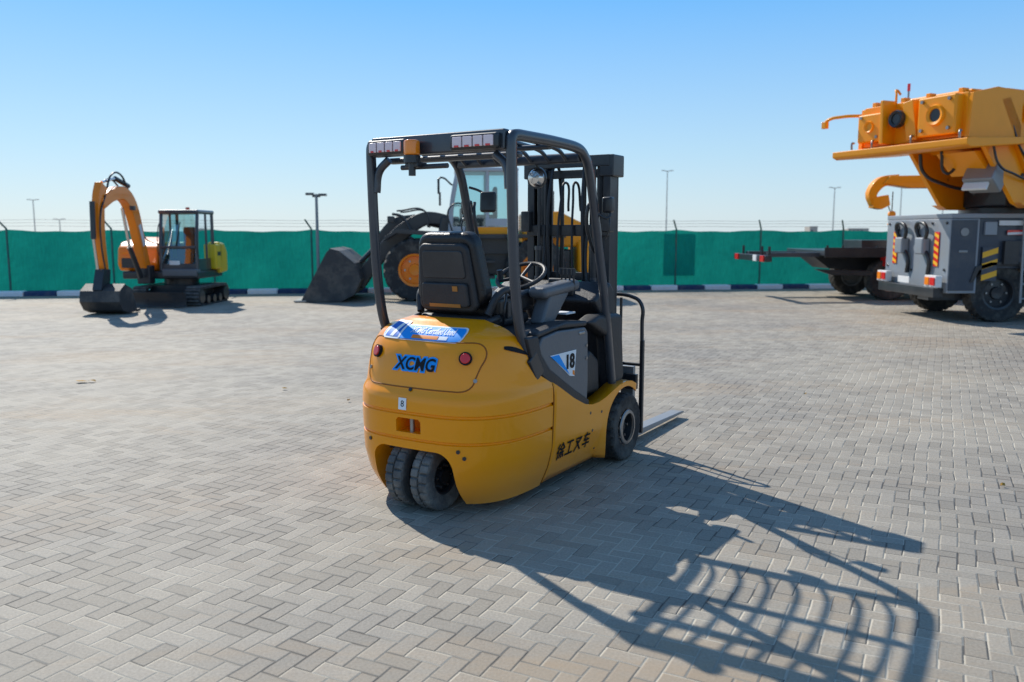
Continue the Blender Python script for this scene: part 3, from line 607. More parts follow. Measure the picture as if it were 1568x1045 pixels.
# =============== EXCAVATOR
EX=empty('mini_excavator',(-7.16,18.4,0),R(268),sc=.86)
def track(parent,y,L,h,w,nm):
    r=h/2; pts=[]
    for a in np.linspace(90,-90,9): pts.append((L/2-r+r*math.cos(R(a)),r+r*math.sin(R(a))))
    for a in np.linspace(270,90,9): pts.append((-L/2+r+r*math.cos(R(a)),r+r*math.sin(R(a))))
    inn=[( (x)*.93, r+(z-r)*.80) for x,z in pts]
    n=len(pts); v=[];f=[]
    for yy in(y-w/2,y+w/2):
        v+=[(x,yy,z) for x,z in pts]+[(x,yy,z) for x,z in inn]
    for i in range(n):
        j=(i+1)%n
        f+=[(i,j,2*n+j,2*n+i),(n+i,n+j,3*n+j,3*n+i),(i,j,n+j,n+i),(2*n+i,2*n+j,3*n+j,3*n+i)]
    mk(nm,v,f,RUB,parent)
    seg=[]
    for i in range(n):
        a=Vector((pts[i][0],0,pts[i][1])); b_=Vector((pts[(i+1)%n][0],0,pts[(i+1)%n][1]))
        k=max(1,int((b_-a).length/.09))
        for q in range(k): seg.append((a+(b_-a)*(q/k),(b_-a).normalized()))
    vv=[];ff=[]
    for p,d in seg:
        nn=Vector((0,1,0)).cross(d); nn=nn if (p-Vector((p.x*.8,0,r))).dot(nn)>0 else -nn
        b0=len(vv)
        for yy in(y-w/2-.005,y+w/2+.005):
            for s,t in((-.02,0),(.02,0),(.015,.025),(-.015,.025)): q=p+d*s+nn*t; vv.append((q.x,yy,q.z))
        ff+=[(b0,b0+1,b0+2,b0+3),(b0+4,b0+7,b0+6,b0+5)]+[(b0+k,b0+(k+1)%4,b0+4+(k+1)%4,b0+4+k) for k in range(4)]
    mk(nm+'_lugs',vv,ff,RUBC,parent)
    for i,x in enumerate(np.linspace(-L/2+r,L/2-r,5)):
        rr=r*.72 if i in(0,4) else r*.45; zz=r if i in(0,4) else r*.6
        cyl(nm+'_roller_%d'%i,(x,y-w/2-.01,zz),(x,y+w/2+.01,zz),rr,BLK,parent)
for i,y in enumerate((-.72,.60)): track(EX,y,2.0,.46,.34,'track_%d'%i)
b2('undercarriage',-.6,.6,-.6,.5,.22,.5,BLK,EX); cyl('slew_ring',(0,-.05,.45),(0,-.05,.68),.42,BLK,EX)
for y in(-.35,.3): b2('blade_arm_%d'%(y>0),.5,1.35,y-.05,y+.05,.15,.28,BLK,EX)
plate('dozer_blade',[(1.32,.03),(1.38,.03),(1.34,.18),(1.40,.38),(1.34,.38),(1.27,.2)],-.9,.60,BLK,EX)
b2('deck',-.85,.75,-1.2,.68,.66,.84,BLK,EX,bevel=.03)
b2('deck_front_trim',.5,.80,-.2,.66,.72,.90,GRY,EX,bevel=.03)
plate('counterweight',[(-1.0,.78),(-.5,.74),(-.45,1.55),(-.8,1.52),(-1.0,1.3)],-.95,.78,LIME,EX,bevel=.06,seg=3)
plate('side_pod',[(-.6,.84),(.45,.84),(.55,1.0),(.5,1.40),(.3,1.55),(-.6,1.68)],-1.42,-.40,ORA,EX,bevel=.06,seg=3)
b2('pod_panel',.5,.556,-1.3,-.75,.92,1.16,BLK,EX); b2('pod_vent',.505,.54,-1.3,-.8,1.25,1.33,ORA,EX); b2('side_yellow_door',-.62,-.2,.60,.78,.86,1.5,LIME,EX,bevel=.04); b2('side_label',-.5,-.3,.78,.786,1.2,1.3,BLK,EX,bevel=0)
def cab(E,x0,x1,y0,y1,z0,z1,rake,pm,lower=.0,t=.07,lm=None,pre=''):
    def q(x,z): return x-(rake*(z-z0)/(z1-z0) if x==x1 else 0)
    for nm,x,y in(('rl',x0,y1),('rr',x0,y0),('fl',x1,y1),('fr',x1,y0)):
        sweep(pre+'cab_post_'+nm,[(q(x,z0),y,z0),(q(x,(z0+z1)/2)+(.04 if x==x1 else 0),y,(z0+z1)/2),(q(x,z1),y,z1)],t,t,pm,E,bevel=.015)
    xm=(x0+x1)/2
    for y in(y0,y1): cyl(pre+'cab_bpost_%d'%(y>y0),(xm-.1,y,z0),(xm-.1,y,z1),t*.4,pm,E)
    b2(pre+'cab_roof',x0-.06,q(x1,z1)+.08,y0-.05,y1+.05,z1-.02,z1+.08,pm,E,bevel=.035,seg=3)
    b2(pre+'cab_sill',x0,x1,y0,y1,z0-.04,z0+.05,pm,E)
    if lower: 
        for y in(y0,y1): b2(pre+'cab_door_lower_%d'%(y>y0),x0,x1,y-.02,y+.02,z0,z0+lower,lm or pm,E)
        b2(pre+'cab_front_lower',x1-.03,x1+.01,y0,y1,z0,z0+lower*.6,lm or pm,E)
    gz=z0+lower
    for y in(y0,y1): mk(pre+'side_glass_%d'%(y>y0),[(x0,y,gz),(x1,y,gz),(q(x1,z1),y,z1),(x0,y,z1)],[(0,1,2,3)],GLS,E)
    mk(pre+'windscreen',[(x1+.02,y0,z0+lower*.6),(x1+.02,y1,z0+lower*.6),(q(x1,z1),y1,z1),(q(x1,z1),y0,z1)],[(0,1,2,3)],GLS,E)
    mk(pre+'rear_glass',[(x0,y0,gz),(x0,y1,gz),(x0,y1,z1),(x0,y0,z1)],[(0,1,2,3)],GLS,E)
    b2(pre+'cab_seat',xm-.35,xm-.25,(y0+y1)/2-.2,(y0+y1)/2+.2,z0+.3,z0+.95*(z1-z0)*.8,VIN,E,bevel=.04); b2(pre+'cab_seat_base',xm-.3,xm+.15,(y0+y1)/2-.2,(y0+y1)/2+.2,z0+.1,z0+.4,VIN,E,bevel=.04)
    b2(pre+'cab_console',x1-.35,x1-.22,(y0+y1)/2-.15,(y0+y1)/2+.15,z0+.1,z0+.55,VIN,E,bevel=.03)
cab(EX,-.42,.62,-.28,.62,.86,2.26,.14,GRD,lower=.28,pre='')
b2('cab_front_bar',.60,.66,-.26,.60,1.40,1.46,GRD,EX); cyl('beacon',(-.2,.1,2.34),(-.2,.1,2.42),.05,RED,EX)
b2('front_number_plate',.64,.66,-.05,.2,1.0,1.10,WHT,EX,bevel=0)
cyl('wiper',(.62,.1,1.42),(.52,.2,2.05),.012,BLK,EX)
for sg,y in((-1,-.32),(1,.66)): tube('cab_handle_%d'%sg,[(.6,y,1.2),(.66,y,1.3),(.60,y,1.9),(.54,y,2.0)],.012,BLK,EX)
yb=-.56
def arm(name,pts,wy,t,m,E,tt=None):
    P_=cat(pts,5); v=[];f=[]; N=len(P_)
    for i,p in enumerate(P_):
        d=(P_[min(i+1,N-1)]-P_[max(i-1,0)]).normalized(); nn=Vector((0,1,0)).cross(d).normalized()
        u=i/(N-1); th=t*(np.interp(u,[0,.45,1],tt) if tt else 1)/2
        for a,b_ in((-1,-1),(1,-1),(1,1),(-1,1)): v.append(p+Vector((0,a*wy/2,0))+nn*b_*th)
    for i in range(N-1):
        for j in range(4): f.append((i*4+j,i*4+(j+1)%4,i*4+4+(j+1)%4,i*4+4+j))
    f+=[(0,1,2,3),tuple((N-1)*4+j for j in(3,2,1,0))]
    return mk(name,v,f,m,E,bevel=.015)
arm('boom',[(.85,yb,.85),(1.10,yb,1.5),(1.40,yb,2.30),(1.80,yb,2.66),(2.35,yb,2.62),(2.85,yb,2.40)],.20,.30,ORA,EX,tt=(.7,1.15,.75))
arm('stick',[(2.72,yb,2.82),(2.88,yb,2.45),(2.92,yb,1.7),(2.82,yb,.90)],.16,.26,ORA,EX,tt=(1.1,1.,.55))
b2('boom_swing_bracket',.7,1.0,yb-.16,yb+.16,.55,1.0,BLK,EX,bevel=.03)
cyl('boom_cylinder',(1.12,yb,.72),(1.60,yb,1.45),.06,BLK,EX); cyl('boom_rod',(1.60,yb,1.45),(1.85,yb,2.35),.035,CHR,EX)
cyl('stick_cylinder',(1.5,yb,2.86),(2.1,yb,3.0),.055,BLK,EX); cyl('stick_rod',(2.1,yb,3.0),(2.70,yb,2.88),.03,CHR,EX)
cyl('bucket_cylinder',(3.14,yb,2.45),(3.18,yb,1.65),.055,BLK,EX); cyl('bucket_rod',(3.18,yb,1.65),(3.08,yb,1.0),.03,CHR,EX)
tube('hydraulic_hose_a',[(1.6,yb+.05,2.75),(1.95,yb+.05,3.10),(2.35,yb+.05,3.06),(2.6,yb+.05,2.72)],.022,BLK,EX)
tube('hydraulic_hose_b',[(1.1,yb-.1,1.5),(1.35,yb-.1,2.3),(1.8,yb-.1,2.85),(2.2,yb-.1,2.98),(2.7,yb-.1,2.75)],.02,BLK,EX)
tube('hydraulic_hose_c',[(2.75,yb+.1,2.6),(3.0,yb+.1,2.2),(3.05,yb+.1,1.5),(2.95,yb+.1,1.0)],.018,BLK,EX)
b2('boom_lamp',1.6,1.7,yb+.1,yb+.2,2.3,2.4,BLK,EX); plate('boom_label',[(1.0,1.5),(1.12,1.45),(1.3,1.95),(1.18,2.0)],yb+.101,yb+.104,WHT,EX,bevel=0)
tube('cab_mirror_arm',[(.6,-.3,1.5),(.8,-.5,1.6),(.85,-.62,1.85)],.015,BLK,EX); box('cab_mirror',(.85,-.75,1.9),(.04,.12,.2),BLK,EX)
def bucket(E,poly,shell,y0,y1,m,nm='bucket',t=.035):
    plate(nm+'_side_a',poly,y0,y0+t,m,E); plate(nm+'_side_b',poly,y1-t,y1,m,E)
    v=[];f=[];n=len(shell)
    for y in(y0+.002,y1-.002): v+=[(x,y,z) for x,z in shell]
    for i in range(n-1): f.append((i,i+1,n+i+1,n+i))
    o=mk(nm+'_shell',v,f,m,E); s=o.modifiers.new('s','SOLIDIFY'); s.thickness=t; s.offset=0
sh=[(2.90,.66),(3.16,.52),(3.20,.30),(3.06,.12),(2.8,.04),(2.42,.05)]
bucket(EX,[(2.42,.05),(2.8,.04),(3.06,.12),(3.20,.30),(3.16,.52),(2.90,.66),(2.6,.55)],sh,yb-.38,yb+.50,DUST)
plate('bucket_ears',[(2.72,.98),(3.0,1.0),(3.18,.55),(2.80,.5)],yb-.1,yb+.1,BLK,EX)
for k in range(5): b2('bucket_tooth_%d'%k,2.30,2.46,yb-.36+k*.20,yb-.28+k*.20,.02,.08,DUST,EX)
# =============== WHEEL LOADER
WL=empty('wheel_loader',(-.95,20.0,0),R(184))
for i,(x,y) in enumerate([(1.30,.85),(1.30,-.85),(-1.45,.85),(-1.45,-.85)]):
    tyre('tyre_%d'%i,(x,y,.70),.70,.46,.36,RUB,WL,lugs=20,depth=.05,rimmat=ORA)
b2('front_frame',.4,1.9,-.4,.4,.55,1.15,BLK,WL,bevel=.04); b2('rear_frame',-2.3,.3,-.45,.45,.55,1.15,BLK,WL,bevel=.04)
for sg in(-1,1):
    plate('fender_%d'%sg,[(.55,1.25),(.75,1.55),(1.7,1.62),(1.95,1.45),(1.98,1.35),(1.7,1.52),(.8,1.46),(.62,1.2)],sg*.6,sg*1.05,BLK,WL)
    arm('lift_arm_%d'%sg,[(.45,sg*.42,1.80),(1.1,sg*.42,1.85),(1.75,sg*.42,1.42),(2.35,sg*.42,.75),(2.62,sg*.42,.32)],.10,.28,BLK,WL,tt=(.8,1.25,.8))
    cyl('lift_ram_%d'%sg,(.6,sg*.3,.9),(1.5,sg*.35,1.4),.07,BLK,WL)
    b2('headlamp_%d'%sg,1.75,1.9,sg*.62,sg*.9,1.75,1.9,BLK,WL,bevel=.02); tube('headlamp_arm_%d'%sg,[(1.4,sg*.75,1.6),(1.6,sg*.75,1.9),(1.8,sg*.75,1.95)],.03,BLK,WL)
    tube('guard_rail_%d'%sg,[(1.0,sg*.7,1.65),(1.05,sg*.7,2.0),(1.7,sg*.7,2.02)],.02,BLK,WL)
    b2('rear_fender_%d'%sg,-2.1,-.75,sg*.65,sg*1.05,1.42,1.5,BLK,WL)
    b2('step_%d'%sg,-.5,0.1,sg*.55,sg*1.0,.5,.56,BLK,WL); b2('step_b_%d'%sg,-.5,.1,sg*.55,sg*.95,.85,.91,BLK,WL)
    tube('cab_rail_%d'%sg,[(.45,sg*.8,1.5),(.5,sg*.82,2.1),(.2,sg*.82,2.15),(.15,sg*.8,1.5)],.018,BLK,WL)
b2('arm_cross_tube',1.55,1.75,-.4,.4,1.3,1.5,BLK,WL); arm('tilt_link',[(1.3,0,1.85),(1.8,0,1.75),(2.2,0,1.3)],.14,.22,BLK,WL,tt=(1,1,1)); cyl('tilt_ram',(.5,0,1.65),(1.35,0,1.85),.08,BLK,WL); cyl('tilt_rod',(2.2,0,1.25),(2.6,0,.85),.06,BLK,WL)
plate('tower',[(.2,1.0),(.9,1.0),(.7,1.9),(.3,1.9)],-.5,.5,BLK,WL,bevel=.03)
poly=[(3.80,.03),(2.95,.03),(2.65,.18),(2.5,.5),(2.62,.85),(2.95,1.12),(3.15,1.17),(3.22,1.10)]
bucket(WL,poly,[(3.80,.03),(2.95,.03),(2.65,.18),(2.5,.5),(2.62,.85),(2.95,1.12),(3.15,1.17)],-1.2,1.2,DUST,t=.04)
b2('cutting_edge',3.68,3.95,-1.22,1.22,.012,.05,STL,WL,bevel=.004)
cab(WL,-1.0,.5,-.62,.62,1.55,2.92,.18,CABG,lower=.12,t=.1,lm=CABG,pre='')
b2('platform',-1.05,.55,-.85,.85,1.40,1.50,BLK,WL); b2('cab_underside',-.9,.4,-.6,.6,1.05,1.40,BLK,WL); b2('cab_yellow_band',-1.0,-.1,.56,.70,1.50,1.66,CYEL,WL)
plate('engine_hood',[(-1.15,1.2),(-1.15,1.98),(-2.0,2.02),(-2.55,1.75),(-2.65,1.2)],-.6,.6,CYEL,WL,bevel=.06,seg=3)
b2('rear_counterweight',-2.85,-2.4,-.8,.8,.6,1.35,CYEL,WL,bevel=.08); b2('hood_grille',-1.75,-1.4,.590,.608,1.3,1.55,BLK,WL); b2('hood_label',-1.6,-1.4,.592,.61,1.65,1.78,BLK,WL,bevel=0)
cyl('exhaust',(-1.9,.0,1.95),(-1.9,.0,2.5),.05,BLK,WL); b2('cab_side_ac',-.9,-.3,.63,.66,1.68,1.85,CABG,WL)
tube('mirror_arm',[(.45,.65,2.6),(.7,.9,2.75),(.75,.95,2.7)],.02,BLK,WL); box('mirror',(.75,.97,2.55),(.05,.2,.32),BLK,WL)
box('mirror_b',(.75,-.97,2.35),(.05,.2,.32),BLK,WL)
# =============== CRANE TRUCK (right)
CT=empty('mobile_crane_truck',(7.4,15.65,0),0)
b2('chassis',.2,9.5,-.45,.45,.7,1.15,BLK,CT)
b2('rear_cabinet',0.05,.55,-1.22,1.22,.50,1.78,TRK,CT,bevel=.02)
b2('rear_step_beam',-.12,.05,-1.1,1.1,.42,.58,BLK,CT); b2('deck',.05,9.0,-1.24,1.24,1.78,1.86,TRK,CT,bevel=.01)
b2('side_cabinet',1.95,3.9,-1.22,-.5,.55,1.78,TRKD,CT); b2('side_cabinet_far',1.95,3.9,.5,1.22,.55,1.78,TRKD,CT)
b2('mid_body',.55,2.0,-1.21,1.21,.93,1.78,TRKD,CT,bevel=.01)
for x in(.98,2.25+3.0,6.5):
    for sg in(-1,1): tyre('tyre_%.1f_%d'%(x,sg),(x,sg*1.02,.50),.50,.32,.28,RUB,CT,lugs=26,depth=.025,rimmat=BLK)
for sg in(-1,1): plate('mudguard_%d'%sg,[(.42,.7),(.5,.96),(.75,1.04),(1.25,1.04),(1.5,.96),(1.55,.7),(1.5,.7),(1.42,.90),(1.2,.98),(.8,.98),(.56,.90),(.48,.7)],sg*.85,sg*1.26,BLK,CT)
def stripes(name,x,y0,y1,z0,z1,E,axis='x',n=5,c1=HYEL,c2=RED):
    if axis=='x': b2(name+'_board',x-.012,x,y0,y1,z0,z1,c2,E,bevel=.0)
    else: b2(name+'_board',y0,y1,x-.012,x,z0,z1,c2,E,bevel=0)
    H=(z1-z0)/n
    for k in range(n):
        a=z0+k*H
        pts=[(y0,a),(y0,min(a+H*.5,z1)),(y1,min(a+H*.95,z1)),(y1,min(a+H*.45,z1))]
        if axis=='x': v=[(x-.015,p,q) for p,q in pts]
        else: v=[(p,x-.015,q) for p,q in pts]
        mk(name+'_%d'%k,v,[(0,1,2,3)],c1,E)
stripes('rear_hazard_l',.045,.72,.88,.95,1.55,CT); stripes('rear_hazard_r',.045,-.88,-.72,.95,1.55,CT)
for i,y in enumerate((.45,-.35)):
    tube('rear_outrigger_hose_%d'%i,[(.02,y+.18,1.45),(-.02,y+.22,1.65),(-.04,y,1.72),(-.04,y-.22,1.6),(-.02,y-.12,1.3),(0,y-.28,1.05),(.02,y-.22,.8)],.035,BLK,CT)
    b2('rear_box_%d'%i,-.10,.05,y-.2,y+.1,1.15,1.45,TRK,CT,bevel=.03)
    cyl('rear_port_%d'%i,(.05,y+.3,1.62),(.03,y+.3,1.62),.08,BLK,CT)
for i,y in enumerate((.95,-.98)):
    b2('tail_lamp_housing_%d'%i,-.13,-.02,y-.2,y+.2,.60,.80,WHT,CT)
    b2('tail_lamp_red_%d'%i,-.15,-.128,y-.18,y-.02,.63,.77,RED,CT,bevel=.01); b2('tail_lamp_amber_%d'%i,-.15,-.128,y+.02,y+.17,.63,.77,AMB,CT,bevel=.01)
b2('licence_plate',-.13,-.12,-.2,.25,.62,.74,WHT,CT); b2('rear_jack_box',-.1,.5,-.9,-.5,.36,.5,BLK,CT)
for k,(y,z) in enumerate([(1.1,1.7),(.6,1.7),(-.6,1.7),(-1.1,1.7),(1.1,.9),(-1.1,.9),(.1,.85)]): cyl('rear_bolt_%d'%k,(.03,y,z),(.055,y,z),.025,BLK,CT,n=8)
plate('side_grey_panel',[(.06,.55),(.5,.55),(.5,1.75),(.06,1.75)],-1.235,-1.215,TRKD,CT)
cyl('side_port',(.28,-1.25,1.55),(.28,-1.22,1.55),.07,GAL,CT); b2('side_latch',.2,.35,-1.25,-1.23,1.2,1.24,GAL,CT)
b2('side_small_plate',.62,.82,-1.26,-1.19,1.5,1.72,TRK,CT); b2('side_white_plate',.85,1.6,-1.26,-1.24,1.66,1.74,WHT,CT,bevel=0)
stripes('side_hazard',-1.245,.60,.86,.72,1.30,CT,axis='y',n=3,c1=HYEL,c2=TRKD)
stripes('reflective_tape',-1.242,1.0,1.9,1.50,1.58,CT,axis='y',n=1,c1=WHT,c2=RED)
b2('side_dark_box',.95,1.2,-1.3,-1.22,1.0,1.4,BLK,CT)
for sx in(1.25,1.62): cyl('ladder_rail_%.2f'%sx,(sx,-1.34,.35),(sx,-1.30,1.78),.022,GAL,CT)
for k in range(6): cyl('ladder_rung_%d'%k,(1.25,-1.33,.42+k*.25),(1.62,-1.33,.42+k*.25),.018,GAL,CT)
b2('driver_cab',7.6,9.6,-1.22,1.22,.6,2.7,TRK,CT,bevel=.12,seg=3); b2('driver_cab_glass',8.0,9.3,-1.235,1.235,1.7,2.45,WD,CT,bevel=.03); b2('driver_windscreen',9.55,9.62,-1.05,1.05,1.6,2.5,WD,CT)
# superstructure swung
SP=empty('slewing_superstructure',(-1.05,-1.42,-.03),R(24),CT)
cyl('slew_ring',(2.9,.1,1.90),(2.9,.1,2.05),.75,BLK,SP,n=32)
plate('counterweight_slab',[(0,2.90),(.1,2.86),(1.6,2.98),(1.6,3.08),(0,3.0)],-1.32,1.40,CYEL,SP,bevel=.012)
for sg in(-1,1):
    Y0=.95 if sg<0 else .35
    plate('winch_side_%d'%sg,[(.30,3.04),(1.5,3.04),(1.5,3.80),(.9,3.84),(.35,3.72)],sg*1.02,sg*1.10,CYEL,SP)
    plate('main_side_plate_%d'%sg,[(.75,2.95),(1.10,2.55),(1.55,2.05),(1.75,1.97),(4.2,1.98),(5.5,3.0),(5.5,3.8),(1.2,3.85),(.9,3.4)],sg*Y0,sg*(Y0+.08),CYEL,SP,bevel=.01)
    plate('side_rib_%d'%sg,[(1.0,3.65),(1.2,3.7),(2.3,2.1),(2.05,2.05)],sg*(Y0+.08),sg*(Y0+.15),CYEL,SP)
    plate('side_rib_b_%d'%sg,[(2.2,3.8),(2.5,3.8),(3.6,2.1),(3.3,2.1)],sg*(Y0+.08),sg*(Y0+.14),CYEL,SP)
    plate('side_lower_flange_%d'%sg,[(1.55,2.05),(1.75,1.97),(4.2,1.98),(4.2,2.05),(1.8,2.03)],sg*(Y0+.08),sg*(Y0+.19),CYEL,SP)
    cyl('pivot_boss_%d'%sg,(1.75,sg*(Y0-.05),3.5),(1.75,sg*(Y0+.21),3.5),.16,CYEL,SP,bevel=.02); cyl('pivot_pin_%d'%sg,(1.75,sg*Y0,3.5),(1.75,sg*(Y0+.23),3.5),.08,BLK,SP)
    for k,(x,z) in enumerate([(1.5,3.2),(1.9,3.0),(2.2,3.3),(1.7,2.5),(2.5,2.6)]): cyl('side_bolt_%d_%d'%(sg,k),(x,sg*Y0,z),(x,sg*(Y0+.10),z),.03,BLK,SP,n=10)
b2('rear_wall',.34,.42,-1.02,1.02,3.06,3.74,CYEL,SP,bevel=.01)
b2('block_a',.16,.4,-.95,-.25,3.10,3.72,CYEL,SP,bevel=.03); b2('block_b',.14,.4,.45,.98,3.12,3.6,CYEL,SP,bevel=.03)
plateX('rear_gusset_a',[(-.22,3.08),(-.02,3.08),(.1,3.7),(-.1,3.74)],.2,.36,CYEL,SP,bevel=.01); plateX('rear_gusset_b',[(.34,3.06),(.42,3.06),(.42,3.78),(.36,3.78)],.05,.36,CYEL,SP,bevel=.01)
for i,(y,z,r) in enumerate([(-.60,3.42,.15),(.16,3.45,.13),(.72,3.38,.09)]):
    lathe('port_ring_%d'%i,[(r*.65,.05),(r*.7,-.03),(r,-.05),(r*1.12,-.02),(r*1.12,.05)],(.16,y,z),CYEL if i!=1 else BLK,SP,axis='x',n=28); cyl('port_dark_%d'%i,(.15,y,z),(.2,y,z),r*.75,BLK,SP)
for k,(y,z) in enumerate([(-.85,3.65),(-.35,3.65),(-.85,3.2),(-.35,3.2),(.55,3.2),(.9,3.55)]): cyl('rear_bolt_%d'%k,(.12,y,z),(.18,y,z),.028,STL,SP,n=8)
cyl('winch_drum',(.95,-.95,3.40),(.95,.95,3.40),.26,BLK,SP,n=32); b2('top_cover',.45,1.5,-1.0,.3,3.74,3.80,CYEL,SP,bevel=.03)
tube('top_hook',[(.5,.5,3.74),(.5,.5,3.92),(.56,.55,4.0),(.6,.5,3.92)],.02,CYEL,SP); cyl('sensor_mast',(.5,.25,3.7),(.5,.25,4.0),.016,STL,SP); cyl('sensor_head',(.5,.25,3.94),(.5,.25,4.06),.025,RED,SP)
tube('side_grab_arm',[(.3,1.05,3.62),(.1,1.3,3.62),(.0,1.55,3.58),(.0,1.62,3.52)],.028,CYEL,SP); b2('grab_arm_end',-.04,.04,1.56,1.66,3.44,3.56,CYEL,SP)
for k,y in enumerate((-.9,-.3,.2,.8)): b2('top_lug_%d'%k,.36,.5,y,y+.08,3.72,3.82,CYEL,SP)
for k,y in enumerate((-1.1,-.2,.6,1.05)): tube('slab_clip_%d'%k,[(.1,y,3.02),(.1,y,3.12),(.2,y+.05,3.14)],.018,STL,SP)
b2('boom_base',1.2,7.5,-.5,.5,2.9,3.82,CYEL,SP,bevel=.08,seg=3); b2('under_dark',2.1,4.8,-.5,.35,2.0,2.9,BLK,SP,bevel=.05)
box('grey_valve_box',(1.12,-.80,2.45),(.38,.5,.34),GAL,SP,rot=(0,35,10),bevel=.03); box('valve_face',(.93,-.80,2.34),(.05,.4,.2),WHT,SP,rot=(0,35,10),bevel=.01)
plate('lower_bracket',[(.7,2.86),(1.1,2.5),(1.3,2.62),(1.1,2.9)],-.9,-.2,CYEL,SP)
tube('hose_1',[(.9,-1.08,2.95),(1.0,-1.12,2.65),(1.4,-1.12,2.5),(1.8,-1.1,2.4)],.02,BLK,SP); tube('hose_2',[(.8,.2,2.9),(.9,.2,2.6),(1.3,.1,2.4),(1.8,0,2.3)],.03,BLK,SP)
tube('hose_3',[(1.3,-1.08,3.3),(1.5,-1.12,2.9),(1.9,-1.12,2.6),(2.3,-1.1,2.2)],.018,BLK,SP); tube('hose_4',[(.7,-.3,2.9),(.85,-.3,2.55),(1.1,-.4,2.7),(1.3,-.5,2.2)],.025,BLK,SP)
# =============== TRUCK-MOUNTED CRANE behind
TM=empty('flatbed_crane_truck',(8.4,20.3,0),R(2))
b2('chassis',-1.0,6.,-.4,.4,.75,1.0,BLK,TM); b2('bed',-1.4,5,-1.2,1.2,1.02,1.14,GRD,TM); b2('bed_edge',-1.42,5,-1.24,-1.2,.98,1.2,BLK,TM)
b2('tail_ext',-2.55,-1.4,-.9,-.6,.98,1.08,GRD,TM); b2('tail_ext_b',-2.55,-1.4,.6,.9,.98,1.08,GRD,TM); b2('tail_cross',-2.75,-2.6,-1.2,1.2,.88,1.02,BLK,TM)
for i,y in enumerate((-1.0,-.5,.9)): 
    b2('tail_light_%d'%i,-2.78,-2.74,y-.12,y+.12,.88,1.02,RED if i!=1 else WHT,TM)
    cyl('tail_stake_%d'%i,(-2.6,y,1.0),(-2.6,y,1.22),.03,BLK,TM)
for i,x in enumerate((-1.35,-1.0,-.2,.3)): cyl('stake_%d'%i,(x,-1.2,1.1),(x,-1.2,1.25),.025,BLK,TM)
plate('frame_taper',[(-1.4,1.0),(-1.0,.7),(1.5,.55),(1.5,1.0)],-.5,.5,BLK,TM)
plate('under_run_bar',[(-1.6,.72),(-1.2,.58),(.2,.55),(.2,.66),(-1.2,.70)],-1.15,-1.05,BLK,TM)
for x in(.15,1.3,4.8):
    for sg in(-1,1): tyre('tyre_%.1f_%d'%(x,sg),(x,sg*1.0,.48),.48,.34,.27,RUB,TM,lugs=24,depth=.02)
b2('control_box',.30,.55,-1.34,-.8,.6,1.35,WHT,TM,bevel=.03); b2('outrigger',.60,1.15,-1.34,-1.05,.5,1.5,BLK,TM); b2('red_box',-.05,.28,-1.34,-1.05,.78,1.0,RED,TM); b2('bed_equipment',-.3,.9,-.6,.4,1.14,1.36,BLK,TM)
b2('crane_column',3.0,3.5,-.3,.3,1.1,2.6,CYEL,TM,bevel=.04)
plate('crane_boom',[(.35,2.68),(.5,2.86),(3.6,2.92),(3.6,2.58),(1.0,2.58)],-.16,.16,CYEL,TM,bevel=.02)
arm('boom_tip',[(.75,0,2.78),(.35,0,2.72),(.14,0,2.46),(.20,0,2.2)],.22,.2,CYEL,TM,tt=(1.2,1.2,.8))
plate('tip_knuckle',[(.12,2.35),(.50,2.42),(.55,2.18),(.35,2.08),(.15,2.12)],-.13,.13,CYEL,TM)
cyl('hook_cable',(.66,0,2.5),(.66,0,1.98),.012,BLK,TM); cyl('cable_b',(.5,0,2.3),(.64,0,2.0),.012,BLK,TM); cyl('hook_block',(.66,-.05,1.97),(.66,.05,1.97),.075,CYEL,TM)
tube('crane_hook',[(.66,0,1.9),(.66,0,1.82),(.73,0,1.74),(.66,0,1.67),(.58,0,1.74)],.025,CYEL,TM)
text('boom_lettering','G',.26,(2.05,-.165,2.74),(90,0,0),DLOGO,TM,bold=.01)
b2('truck_cab',4.0,5.9,-1.15,1.15,.6,2.5,WHT,TM,bevel=.1,seg=3); b2('truck_cab_glass',4.5,5.7,-1.165,1.165,1.6,2.3,WD,TM)
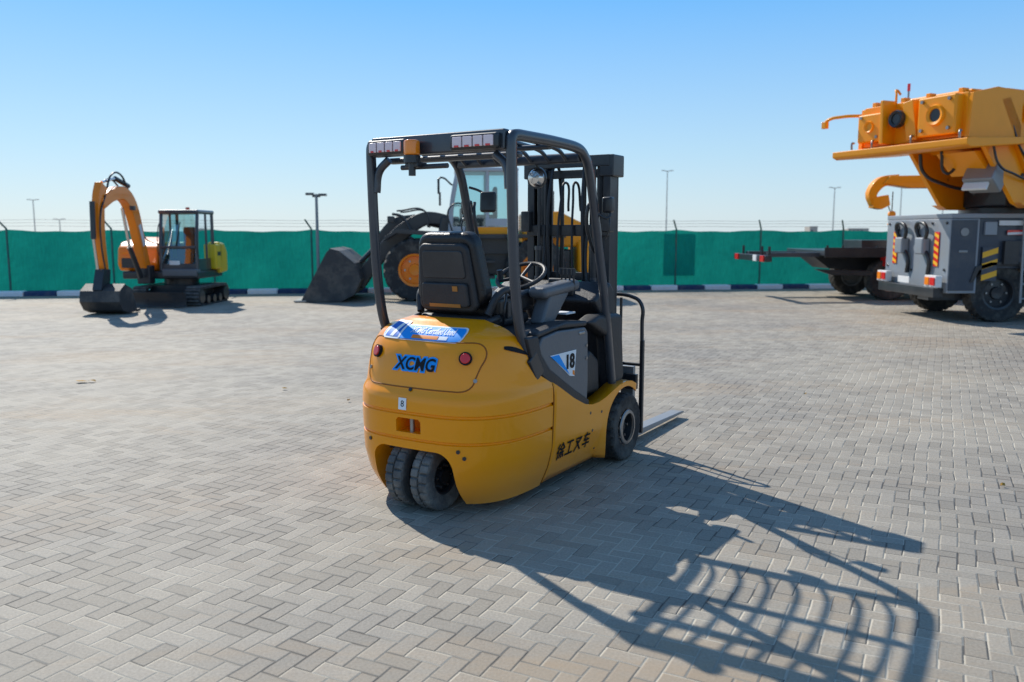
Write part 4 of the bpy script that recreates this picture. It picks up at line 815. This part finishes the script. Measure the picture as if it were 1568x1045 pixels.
# =============== LIGHT
w=bpy.data.worlds.new('World'); S.world=w; w.use_nodes=True; n=w.node_tree.nodes; l=w.node_tree.links
sky=n.new('ShaderNodeTexSky'); sky.sky_type='NISHITA'; sky.sun_disc=False
EL=R(41.5); AZ=math.atan2(-.55,.835)
sky.sun_elevation=EL; sky.sun_rotation=AZ%(2*math.pi); sky.air_density=1.2; sky.dust_density=.4; sky.ozone_density=1.5; sky.altitude=0
bg=n['Background']; bg.inputs[1].default_value=.12
tc=n.new('ShaderNodeTexCoord'); sx=n.new('ShaderNodeSeparateXYZ'); l.new(tc.outputs['Generated'],sx.inputs[0])
cr=n.new('ShaderNodeValToRGB'); l.new(sx.outputs['Z'],cr.inputs[0]); e=cr.color_ramp.elements
e[0].position=0; e[0].color=(.67,.79,.87,1); e[1].position=1; e[1].color=(.12,.25,.48,1)
for p,c in((.09,(.47,.71,.90,1)),(.25,(.155,.50,.97,1)),(.42,(.16,.38,.75,1))): q=e.new(p); q.color=c
sc=n.new('ShaderNodeVectorMath'); sc.operation='SCALE'; sc.inputs['Scale'].default_value=1/.12; l.new(cr.outputs[0],sc.inputs[0])
tn=n.new('ShaderNodeVectorMath'); tn.operation='MULTIPLY'; tn.inputs[1].default_value=(.75,.95,1.25); l.new(sky.outputs[0],tn.inputs[0])
mx=n.new('ShaderNodeMix'); mx.data_type='RGBA'; mx.inputs['Factor'].default_value=.78; l.new(tn.outputs[0],mx.inputs['A']); l.new(sc.outputs[0],mx.inputs['B'])
l.new(mx.outputs['Result'],bg.inputs[0])
sd=bpy.data.lights.new('sun','SUN'); sd.energy=5.; sd.angle=R(.5); sd.color=(1,.95,.86)
so=bpy.data.objects.new('sun',sd); COL.objects.link(so); so.location=(-10,15,20)
d=Vector((.55*math.cos(EL),-.835*math.cos(EL),-math.sin(EL))); so.rotation_euler=d.to_track_quat('-Z','Y').to_euler()
# =============== CAMERA
cd=bpy.data.cameras.new('camera'); co=bpy.data.objects.new('camera',cd); COL.objects.link(co)
cd.sensor_width=36; cd.lens=36*1290/1568; cd.clip_end=4000; cd.clip_start=.05
co.location=(0,0,1.55); co.rotation_euler=(R(90)-math.atan(.1295),0,0)
cd.dof.use_dof=True; cd.dof.focus_distance=5.0; cd.dof.aperture_fstop=2.3
S.camera=co
S.view_settings.view_transform='Standard'; S.view_settings.look='None'; S.view_settings.exposure=0
